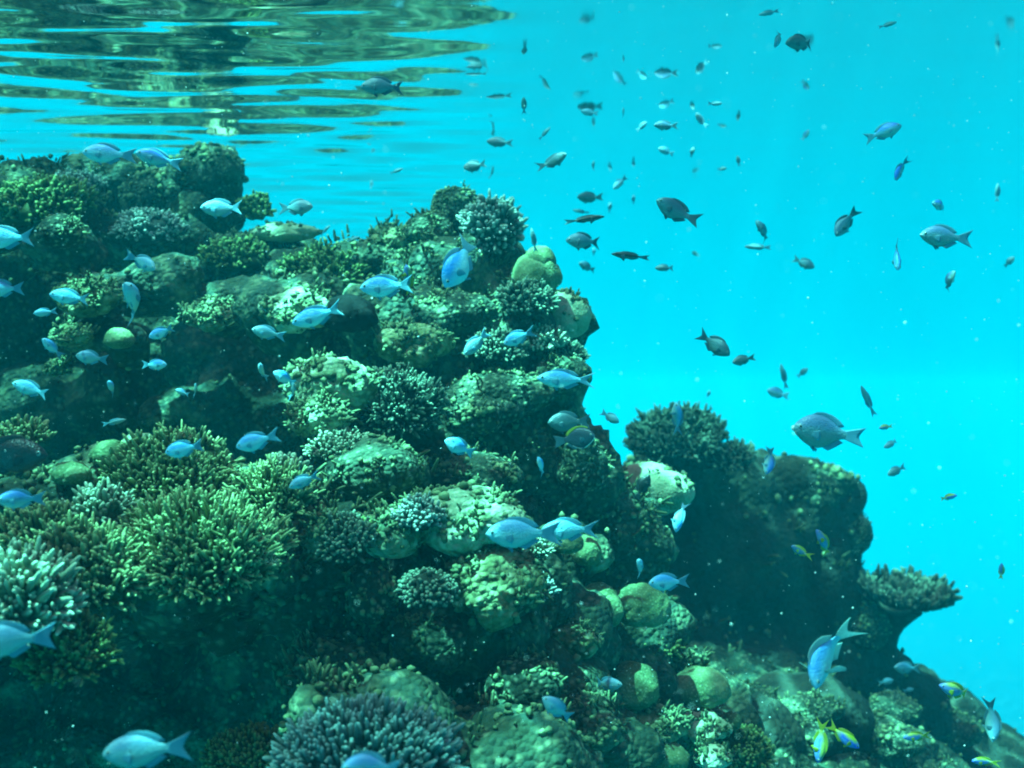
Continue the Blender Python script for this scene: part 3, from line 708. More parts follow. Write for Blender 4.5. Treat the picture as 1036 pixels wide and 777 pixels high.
# ---- fan-shaped plate on the distant outcrop
pc = plate_coral('plate_coral', P(914, 608, 5.6 * KF), (0.205 * KF, 0.18 * KF), 0.05 * KF, M['darkknob'], 140, axis=(0.05, -0.25, 1), stalk=0.26 * KF, nubs=440, nub_len=0.07, nub_r=0.013)
tag(pc, 'fan-shaped plate coral on a stalk jutting right from the distant outcrop', 'coral', 'plate corals')
# ------------------------------------------------------------------ uncountable small growth over the rock
def build_growth():
    rng = np.random.default_rng(99)
    bv, bf = ico(1)
    Vs, Fs, Ts, n0 = [], [], [], 0
    cand = []
    for c, f, cnt, span in ((co, fs, 13000, 1.0), (fco, ffs, 700, 1.8)):
        N = normals_of(c, f)
        view = c / np.linalg.norm(c, axis=1, keepdims=True)
        u = c[:, 0] / c[:, 1] * F + 518; v = 388.5 - c[:, 2] / c[:, 1] * F
        ok = ((N * view).sum(1) < 0.15) & (u > -60) & (u < 1100) & (v > 100) & (v < 830) & (c[:, 1] > 1.2)
        patch = fbm(c, 2.6, 77, 3)
        w = np.where(ok, np.clip(0.35 + patch, 0.05, 1) * np.clip(0.5 + N[:, 2], 0.15, 1.2), 0)
        # even density in the picture rather than in the mesh
        w = w / c[:, 1] * np.where(u > 660, 0.3, 1.0)
        idx = rng.choice(len(c), cnt, p=w / w.sum())
        cand.append((c[idx] + rng.normal(0, 0.006, (cnt, 3)), N[idx], span))
    for p, nn, span in cand:
        k = len(p)
        blob = rng.random(k) < 0.9
        for i in np.nonzero(blob)[0]:
            r = rng.uniform(0.003, 0.011) * span
            q = bv * (1 + rng.normal(0, 0.14, (len(bv), 1))) * r * rng.uniform(0.7, 1.3, 3)
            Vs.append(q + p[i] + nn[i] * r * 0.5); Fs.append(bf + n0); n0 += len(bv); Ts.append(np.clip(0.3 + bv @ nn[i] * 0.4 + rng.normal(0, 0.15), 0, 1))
        t = np.nonzero(~blob)[0]
        m = 5
        o = np.repeat(p[t], m, 0) + rng.normal(0, 0.010 * span, (len(t) * m, 3))
        d = np.repeat(nn[t], m, 0) + np.array([0, 0, 0.5]) + rng.normal(0, 0.4, (len(t) * m, 3)); d /= np.linalg.norm(d, axis=1, keepdims=True)
        v, fq, al = fingers(rng, o, d, 0.026 * span, 0.0042 * span, sides=4)
        tri = np.concatenate([fq[:, [0, 1, 2]], fq[:, [0, 2, 3]]])
        Vs.append(v); Fs.append(tri + n0); n0 += len(v); Ts.append(al * 0.9)
    me = mesh_from('encrusting_growth', np.concatenate(Vs), np.concatenate(Fs), M['growth'])
    set_tip(me, np.concatenate(Ts))
    tag(obj('encrusting_growth', me), kind='stuff')
build_growth()

def build_snow():
    rng = np.random.default_rng(5)
    n = 2200
    y = rng.uniform(0.5, 3.2, n) ; u = rng.uniform(-40, 1076, n); v = rng.uniform(-20, 800, n)
    c = np.stack([(u - 518) / F * y, y, (388.5 - v) / F * y], 1)
    c = c[c[:, 2] < SURF - 0.05]
    y = c[:, 1]
    rng2 = rng.random(len(c))
    r = (0.36 + 0.65 * rng2 ** 4) * y / F
    bv, bf = ico(1)
    V = (bv[None] * r[:, None, None] * rng.uniform(0.6, 1.4, (len(c), 1, 3)) + c[:, None, :]).reshape(-1, 3)
    Fc = (bf[None] + (np.arange(len(c)) * len(bv))[:, None, None]).reshape(-1, 3)
    m = bpy.data.materials.new('drifting specks'); m.use_nodes = True
    m.node_tree.nodes['Principled BSDF'].inputs['Base Color'].default_value = (0.6, 0.66, 0.62, 1)
    tag(obj('drifting_specks', mesh_from('drifting_specks', V, Fc, m)), kind='stuff')
build_snow()
# ------------------------------------------------------------------ fish
def fish_mat(name, back, flank, belly, zb=0.10, zf=-0.09, rough=0.38, front=None, rear=None, x0=0.0, x1=-0.25, stripe=None, scales=0.35):
    m = bpy.data.materials.new(name); m.use_nodes = True
    t = m.node_tree; N = t.nodes; L = t.links; bs = N['Principled BSDF']
    tc = N.new('ShaderNodeTexCoord'); sp = N.new('ShaderNodeSeparateXYZ'); L.new(tc.outputs['Object'], sp.inputs[0])
    no = N.new('ShaderNodeTexNoise'); no.inputs['Scale'].default_value = 9; no.inputs['Detail'].default_value = 4
    L.new(tc.outputs['Object'], no.inputs['Vector'])
    ma = N.new('ShaderNodeMath'); ma.operation = 'MULTIPLY_ADD'; ma.inputs[1].default_value = 0.10; L.new(no.outputs['Fac'], ma.inputs[0]); L.new(sp.outputs[2], ma.inputs[2])
    mr = N.new('ShaderNodeMapRange'); mr.inputs[1].default_value = zf + 0.05; mr.inputs[2].default_value = zb + 0.05; L.new(ma.outputs[0], mr.inputs[0])
    cr = N.new('ShaderNodeValToRGB'); e = cr.color_ramp.elements
    e[0].position = 0.05; e[0].color = (*belly, 1); e[1].position = 0.95; e[1].color = (*back, 1)
    f = e.new(0.5); f.color = (*flank, 1)
    L.new(mr.outputs[0], cr.inputs[0]); col = cr.outputs[0]
    def along(c, a, b):
        nonlocal col
        r = N.new('ShaderNodeMapRange'); r.inputs[1].default_value = a; r.inputs[2].default_value = b; L.new(sp.outputs[0], r.inputs[0])
        x = N.new('ShaderNodeMix'); x.data_type = 'RGBA'; L.new(r.outputs[0], x.inputs[0]); L.new(col, x.inputs[6]); x.inputs[7].default_value = (*c, 1)
        col = x.outputs[2]
    if rear: along(rear, x0, x1)
    if front: along(front, 0.30, 0.46)
    if stripe:
        w = N.new('ShaderNodeMath'); w.operation = 'ABSOLUTE'; L.new(sp.outputs[2], w.inputs[0])
        r = N.new('ShaderNodeMapRange'); r.inputs[1].default_value = 0.035; r.inputs[2].default_value = 0.02; L.new(w.outputs[0], r.inputs[0])
        x = N.new('ShaderNodeMix'); x.data_type = 'RGBA'; L.new(r.outputs[0], x.inputs[0]); L.new(col, x.inputs[6]); x.inputs[7].default_value = (*stripe, 1)
        col = x.outputs[2]
    vo = N.new('ShaderNodeTexVoronoi'); vo.inputs['Scale'].default_value = 38
    mp = N.new('ShaderNodeMapping'); mp.inputs['Scale'].default_value = (1, 0.6, 1.25); L.new(tc.outputs['Object'], mp.inputs[0]); L.new(mp.outputs[0], vo.inputs['Vector'])
    sm = N.new('ShaderNodeMapRange'); sm.inputs[1].default_value = 0.2; sm.inputs[2].default_value = 0.7; sm.inputs[3].default_value = 1.08; sm.inputs[4].default_value = 0.72
    L.new(vo.outputs['Distance'], sm.inputs[0])
    oi = N.new('ShaderNodeObjectInfo'); hv = N.new('ShaderNodeHueSaturation')
    for o_, lo, hi in (('Value', 0.6, 1.2), ('Saturation', 0.75, 1.1), ('Hue', 0.475, 0.515)):
        r = N.new('ShaderNodeMapRange'); r.inputs[3].default_value = lo; r.inputs[4].default_value = hi; L.new(oi.outputs['Random'], r.inputs[0]); L.new(r.outputs[0], hv.inputs[o_])
    L.new(col, hv.inputs['Color']); col = hv.outputs[0]
    x = N.new('ShaderNodeMix'); x.data_type = 'RGBA'; x.blend_type = 'MULTIPLY'; x.inputs[0].default_value = scales
    L.new(col, x.inputs[6]); L.new(sm.outputs[0], x.inputs[7]); L.new(x.outputs[2], bs.inputs['Base Color'])
    bp = N.new('ShaderNodeBump'); bp.inputs['Strength'].default_value = 0.25; bp.inputs['Distance'].default_value = 0.01; bp.invert = True
    L.new(vo.outputs['Distance'], bp.inputs['Height']); L.new(bp.outputs[0], bs.inputs['Normal'])
    bs.inputs['Roughness'].default_value = rough; bs.inputs['Specular IOR Level'].default_value = 0.5
    return m

def fin_mat(name, c, c2=None, tl=0.5):
    """thin fin membrane with darker rays, partly translucent"""
    m = bpy.data.materials.new(name); m.use_nodes = True
    t = m.node_tree; N = t.nodes; L = t.links; bs = N['Principled BSDF']
    tc = N.new('ShaderNodeTexCoord'); wv = N.new('ShaderNodeTexWave'); wv.inputs['Scale'].default_value = 14; wv.bands_direction = 'Z'; wv.inputs['Distortion'].default_value = 1.5
    L.new(tc.outputs['Object'], wv.inputs['Vector'])
    x = N.new('ShaderNodeMix'); x.data_type = 'RGBA'; L.new(wv.outputs['Fac'], x.inputs[0]); x.inputs[6].default_value = (*(v * 0.65 for v in c), 1); x.inputs[7].default_value = (*c, 1)
    L.new(x.outputs[2], bs.inputs['Base Color']); bs.inputs['Roughness'].default_value = 0.5
    tr = N.new('ShaderNodeBsdfTranslucent'); L.new(x.outputs[2], tr.inputs[0])
    mx = N.new('ShaderNodeMixShader'); mx.inputs[0].default_value = tl
    L.new(bs.outputs[0], mx.inputs[1]); L.new(tr.outputs[0], mx.inputs[2]); L.new(mx.outputs[0], N['Material Output'].inputs['Surface'])
    return m

def plain(name, c, rough=0.25):
    m = bpy.data.materials.new(name); m.use_nodes = True
    b = m.node_tree.nodes['Principled BSDF']; b.inputs['Base Color'].default_value = (*c, 1); b.inputs['Roughness'].default_value = rough
    return m

M['f_blue'] = fish_mat('pale blue fish skin', (0.08, 0.36, 0.72), (0.24, 0.60, 0.70), (0.42, 0.70, 0.68), front=(0.26, 0.58, 0.74), scales=0.2)
M['f_deep'] = fish_mat('blue backed fish skin', (0.05, 0.22, 0.60), (0.13, 0.38, 0.48), (0.26, 0.46, 0.44), scales=0.25)
M['f_far'] = fish_mat('hazy grey blue fish skin', (0.10, 0.30, 0.40), (0.14, 0.36, 0.42), (0.22, 0.42, 0.44), scales=0.1)  # lightened skin: the haze over distant fish is put into the colour
M['f_dark'] = fish_mat('backlit grey blue fish skin', (0.06, 0.16, 0.24), (0.08, 0.22, 0.27), (0.14, 0.27, 0.28), scales=0.25)  # darkened copy of the blue skin: backlit shade put into the colour
M['f_yt'] = fish_mat('blue fish skin with yellow back', (0.36, 0.46, 0.04), (0.05, 0.16, 0.60), (0.12, 0.30, 0.62), zb=0.10, zf=-0.06, rear=(0.50, 0.60, 0.06), x0=-0.02, x1=-0.2, front=(0.06, 0.16, 0.72))
M['f_slim'] = fish_mat('dark striped slender fish skin', (0.04, 0.10, 0.12), (0.18, 0.30, 0.32), (0.10, 0.20, 0.22), zb=0.05, zf=-0.05, stripe=(0.015, 0.03, 0.035))
M['f_surg'] = fish_mat('dark surgeonfish skin', (0.02, 0.04, 0.09), (0.02, 0.06, 0.13), (0.03, 0.08, 0.14), scales=0.15)
M['f_black'] = fish_mat('black fish skin', (0.008, 0.010, 0.012), (0.014, 0.018, 0.018), (0.02, 0.025, 0.025))
M['fin_blue'] = fin_mat('blue fin', (0.22, 0.56, 0.72)); M['fin_dark'] = fin_mat('dark fin', (0.09, 0.22, 0.28), tl=0.4)
M['fin_pale'] = fin_mat('pale fin', (0.5, 0.72, 0.72)); M['fin_yellow'] = fin_mat('yellow fin', (0.52, 0.62, 0.06)); M['fin_black'] = fin_mat('black fin', (0.012, 0.016, 0.018), tl=0.1)
M['fin_white'] = fin_mat('white edged fin', (0.75, 0.85, 0.85), tl=0.3)
M['eye'] = plain('fish eye', (0.35, 0.45, 0.42)); M['pupil'] = plain('pupil', (0.004, 0.004, 0.005), 0.1); M['lip'] = plain('pale lips', (0.75, 0.78, 0.70), 0.5)

PT = np.array([0, .03, .08, .16, .26, .38, .50, .62, .74, .85, .93, 1.0])
PTOP = np.array([.004, .045, .085, .130, .168, .192, .192, .172, .130, .080, .056, .050])
PBOT = np.array([.004, .036, .068, .108, .150, .185, .190, .168, .122, .072, .052, .048])
PWID = np.array([.004, .030, .050, .068, .082, .087, .082, .068, .048, .028, .017, .011])

def fish_mesh_parts(deep=1.0, wide=1.0, fork=0.5, bend=0.0, dorsal=0.045, tail_h=0.17, spread=0.0, low=False, tail_len=0.26):
    """numpy parts of a fish of length 1, nose at +x, back at +z"""
    nr, ns = (12, 8) if low else (22, 16)
    t = np.linspace(0, 1, nr) ** 0.9
    ft = lambda q: np.interp(q, PT, PTOP) * deep; fb = lambda q: -np.interp(q, PT, PBOT) * deep; fw = lambda q: np.interp(q, PT, PWID) * wide
    X = lambda q: 0.5 - (1 - tail_len) * np.asarray(q)
    def bendit(V):
        V = np.array(V, float); d = np.maximum(0, 0.2 - V[:, 0]); V[:, 1] += bend * d ** 2; V[:, 0] += 0.35 * abs(bend) * d ** 3
        h = np.maximum(0, V[:, 0] - 0.2); V[:, 1] += 0.5 * bend * h ** 2
        return V
    ph = np.arange(ns) * 2 * math.pi / ns
    sn = np.sign(np.sin(ph)) * np.abs(np.sin(ph)) ** 0.92; cs = np.sign(np.cos(ph)) * np.abs(np.cos(ph)) ** 1.12
    z = np.where(sn[None] >= 0, ft(t)[:, None] * sn[None], -fb(t)[:, None] * sn[None])
    V = np.stack([np.broadcast_to(X(t)[:, None], z.shape), fw(t)[:, None] * cs[None], z], 2).reshape(-1, 3)
    idx = np.arange(nr * ns).reshape(nr, ns)
    a = idx[:-1]; b = np.roll(a, -1, 1); d = idx[1:]; c = np.roll(d, -1, 1)
    Fq = np.stack([a.ravel(), b.ravel(), c.ravel(), d.ravel()], 1)
    parts = {'body': (bendit(V), Fq)}
    def sheet(base, outer, thick=0.007, m=5, normal=(0, 1, 0)):
        base, outer = np.array(base, float), np.array(outer, float)
        n = len(base); s = np.linspace(0, 1, m); nv = np.array(normal, float)
        G = base[:, None, :] * (1 - s)[None, :, None] + outer[:, None, :] * s[None, :, None]
        rip = (np.arange(n) % 2 * 2 - 1)[:, None, None] * 0.004 * np.sin(np.pi * s)[None, :, None] * nv
        th = (thick * (1 - s) + 0.0012)[None, :, None] * nv
        A = (G + rip + th).reshape(-1, 3); B = (G + rip - th).reshape(-1, 3)
        ix = np.arange(n * m).reshape(n, m)
        q = np.stack([ix[:-1, :-1].ravel(), ix[1:, :-1].ravel(), ix[1:, 1:].ravel(), ix[:-1, 1:].ravel()], 1)
        rim = np.concatenate([ix[0, :], ix[1:, -1], ix[-1, -2::-1], ix[-2:0:-1, 0]])
        e = np.stack([rim, np.roll(rim, -1), np.roll(rim, -1) + n * m, rim + n * m], 1)
        return bendit(np.concatenate([A, B])), np.concatenate([q, q[:, ::-1] + n * m, e])
    k = 7 if low else 13
    q = np.linspace(-1, 1, k)
    xs = X(0.97)
    parts['tail_fin'] = sheet(np.stack([np.full(k, xs), 0 * q, q * 0.047 * deep], 1),
                              np.stack([-0.5 + fork * 0.17 * (1 - np.abs(q) ** 1.3), 0 * q, q * tail_h + 0.0], 1), 0.008)
    q = np.linspace(0, 1, k); tt = 0.27 + 0.58 * q
    hgt = dorsal * np.minimum(1, q * 5 + 0.25) * (1 - 0.45 * np.abs(q - 0.72)) * np.where(q > 0.86, 1 - (q - 0.86) * 5, 1)
    parts['dorsal_fin'] = sheet(np.stack([X(tt), 0 * q, ft(tt) - 0.012], 1), np.stack([X(tt) - 0.035 - 0.04 * q, 0 * q, ft(tt) + hgt], 1), 0.006)
    tt = 0.58 + 0.28 * q; hgt = dorsal * 1.05 * np.minimum(1, q * 4 + 0.3) * (1 - 0.5 * q)
    parts['anal_fin'] = sheet(np.stack([X(tt), 0 * q, fb(tt) + 0.012], 1), np.stack([X(tt) - 0.05 - 0.03 * q, 0 * q, fb(tt) - hgt], 1), 0.006)
    if not low:
        parts['pectoral_fin'] = []; parts['pelvic_fin'] = []; parts['eye'] = []; parts['pupil'] = []
        q5 = np.linspace(0, 1, 7)
        for s in (1, -1):
            w = fw(0.33)
            base = np.stack([np.full(7, X(0.33)), np.full(7, s * (w - 0.008)), -0.01 - 0.05 * q5], 1)
            L_ = (0.11 + 0.10 * spread) * (0.55 + 0.45 * np.sin(np.pi * (0.2 + 0.6 * q5)))
            out = base + np.stack([-L_ * (1 - 0.55 * spread), s * L_ * (0.30 + 1.1 * spread), 0.03 - 0.09 * q5], 1)
            parts['pectoral_fin'].append(sheet(base, out, 0.004, 4, (0.25, 0.5, 0.8) if spread > .3 else (0, 1, 0.2)))
            base = np.stack([X(0.36) - 0.035 * q5, np.full(7, s * 0.018), fb(0.36 + 0.05 * q5) + 0.012], 1)
            out = base + np.stack([-0.08 + 0.02 * q5, np.full(7, s * (0.02 + 0.05 * spread)), -0.075 + 0.045 * q5], 1)
            parts['pelvic_fin'].append(sheet(base, out, 0.004, 4))
            ev, ef = ico(2)
            c = np.array([X(0.115), s * (fw(0.115) * 0.93), 0.030 * deep])
            parts['eye'].append((bendit(ev * np.array([0.027, 0.012, 0.027]) + c), ef))
            parts['pupil'].append((bendit(ev * np.array([0.017, 0.008, 0.017]) + c + np.array([0.001, s * 0.007, 0])), ef))
    return parts

FIN = {'f_blue': ('fin_blue', 'fin_blue'), 'f_deep': ('fin_blue', 'fin_blue'), 'f_dark': ('fin_dark', 'fin_dark'), 'f_yt': ('fin_yellow', 'fin_yellow'),
       'f_far': ('fin_blue', 'fin_blue'), 'f_slim': ('fin_dark', 'fin_dark'), 'f_surg': ('fin_dark', 'fin_yellow'), 'f_black': ('fin_black', 'fin_black')}

def make_fish(name, skin, fins=None, extra=None, **kw):
    pr = fish_mesh_parts(**kw)
    tailm, dorsm = fins or FIN[skin]
    root = empty(name)
    obj('body', mesh_from('body', *pr['body'], M[skin]), root)
    for p, mt in (('tail_fin', tailm), ('dorsal_fin', dorsm), ('anal_fin', (fins or FIN[skin])[0])):
        obj(p, mesh_from(p, *pr[p], M[mt]), root)
    for i in (0, 1):
        obj('pectoral_fin', mesh_from('pectoral_fin', *pr['pectoral_fin'][i], M[tailm]), root)
        obj('pelvic_fin', mesh_from('pelvic_fin', *pr['pelvic_fin'][i], M[tailm]), root)
        e = obj('eye', mesh_from('eye', *pr['eye'][i], M['eye']), root)
        obj('pupil', mesh_from('pupil', *pr['pupil'][i], M['pupil']), e)
    if extra == 'lips':
        v, f = ico(2)
        obj('lips', mesh_from('lips', v * np.array([0.03, 0.024, 0.036]) + np.array([0.482, 0, 0.0]), f, M['lip']), root)
    if extra == 'rim':                                      # white band along the breast and belly of the surgeonfish
        q = np.linspace(0.02, 0.75, 24); z = -np.interp(q, PT, PBOT) * kw.get('deep', 1)
        pth = np.stack([0.5 - 0.74 * q, 0 * q, z], 1)[None]
        v, f, _ = tubes(pth, np.full((1, 24), 0.014), 8)
        obj('white_band', mesh_from('white_band', v, f, M['lip']), root)
        q = np.linspace(0.2, 0.9, 24); z = np.interp(q, PT, PTOP) * kw.get('deep', 1) + 0.02
        v, f, _ = tubes(np.stack([0.5 - 0.74 * q, 0 * q, z], 1)[None], np.full((1, 24), 0.016), 8)
        obj('yellow_band', mesh_from('yellow_band', v, f, M['fin_yellow']), root)
    return root

def make_far_fish(name, skin, **kw):
    """a fish too far off to show parts: one closed mesh"""
    pr = fish_mesh_parts(low=True, **kw)
    V, Fl, mi, n = [], [], [], 0
    for j, p in enumerate(('body', 'tail_fin', 'dorsal_fin', 'anal_fin')):
        v, f = pr[p]; V.append(v); Fl.append(f + n); n += len(v); mi += [min(j, 1)] * len(f)
    me = mesh_from(name, np.concatenate(V), np.concatenate(Fl), M[skin]); me.materials.append(M[FIN[skin][0]])
    me.polygons.foreach_set('material_index', mi[:len(me.polygons)])
    return obj(name, me)

def protos():
    P_ = {}
    P_['c'] = [make_fish('damselfish', 'f_blue', bend=b, deep=d, fork=fk) for b, d, fk in ((0.0, 1.0, .6), (0.5, 0.93, .75), (-0.5, 1.02, .5))]
    P_['b'] = [make_fish('damselfish', 'f_deep', bend=b, deep=d, fork=fk) for b, d, fk in ((0.1, 1.0, .6), (0.6, 0.95, .8), (-0.5, 1.0, .6))]
    P_['d'] = [make_fish('damselfish', 'f_dark', bend=b, deep=d, fork=fk) for b, d, fk in ((0.0, 0.95, .7), (0.6, 1.05, .6), (-0.6, 0.9, .8))]
    P_['w'] = [make_fish('damselfish', 'f_deep', bend=0.15, deep=1.12, wide=1.1, extra='lips', tail_h=0.13)]
    P_['v'] = [make_fish('damselfish', 'f_blue', bend=1.0, deep=0.9, spread=1.0, fork=0.85, wide=1.2, tail_h=0.2, dorsal=0.08, fins=('fin_pale', 'fin_pale'))]
    P_['y'] = [make_fish('yellow_tailed_fish', 'f_yt', bend=b, deep=0.72, fork=0.9, tail_h=0.15, dorsal=0.05) for b in (0.0, 0.7, -0.7)]
    P_['s'] = [make_fish('striped_fish', 'f_slim', deep=0.42, wide=0.75, fork=0.5, tail_h=0.07, dorsal=0.025)]
    P_['g'] = [make_fish('surgeonfish', 'f_surg', deep=1.3, wide=0.8, fork=0.3, extra='rim', tail_h=0.16)]
    P_['k'] = [make_fish('black_fish', 'f_black', deep=0.95, fork=0.2, tail_h=0.12)]
    P_['l'] = [make_fish('damselfish', 'f_blue', bend=0.1, deep=0.8, fork=0.9, tail_h=0.15)]
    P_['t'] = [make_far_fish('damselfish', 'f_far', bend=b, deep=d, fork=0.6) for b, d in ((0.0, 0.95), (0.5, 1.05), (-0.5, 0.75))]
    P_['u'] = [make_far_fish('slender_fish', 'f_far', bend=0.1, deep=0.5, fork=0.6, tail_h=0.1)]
    P_['q'] = [make_far_fish('damselfish', 'f_blue', bend=b, deep=0.95, fork=0.6) for b in (0.3, -0.3)]
    P_['z'] = [make_far_fish('yellow_tailed_fish', 'f_yt', bend=b, deep=0.8, fork=0.8, tail_h=0.14) for b in (0.3, -0.3)]
    return P_

GROUPS = {'c': 'blue damselfish around the reef', 'b': 'blue-backed damselfish', 'd': 'dark damselfish in open water', 'w': 'blue-backed damselfish', 'v': 'blue-backed damselfish',
          'y': 'blue and yellow fish', 'z': 'blue and yellow fish', 's': 'slender striped fish', 'g': 'surgeonfish', 'k': 'black fish', 'l': 'blue damselfish around the reef',
          't': 'small distant fish in open water', 'u': 'small distant fish in open water', 'q': 'blue damselfish around the reef'}

def copy_tree(o, parent=None):
    c = o.copy(); COL.objects.link(c)
    if parent is not None: c.parent = parent
    for ch in o.children: copy_tree(ch, c)
    return c

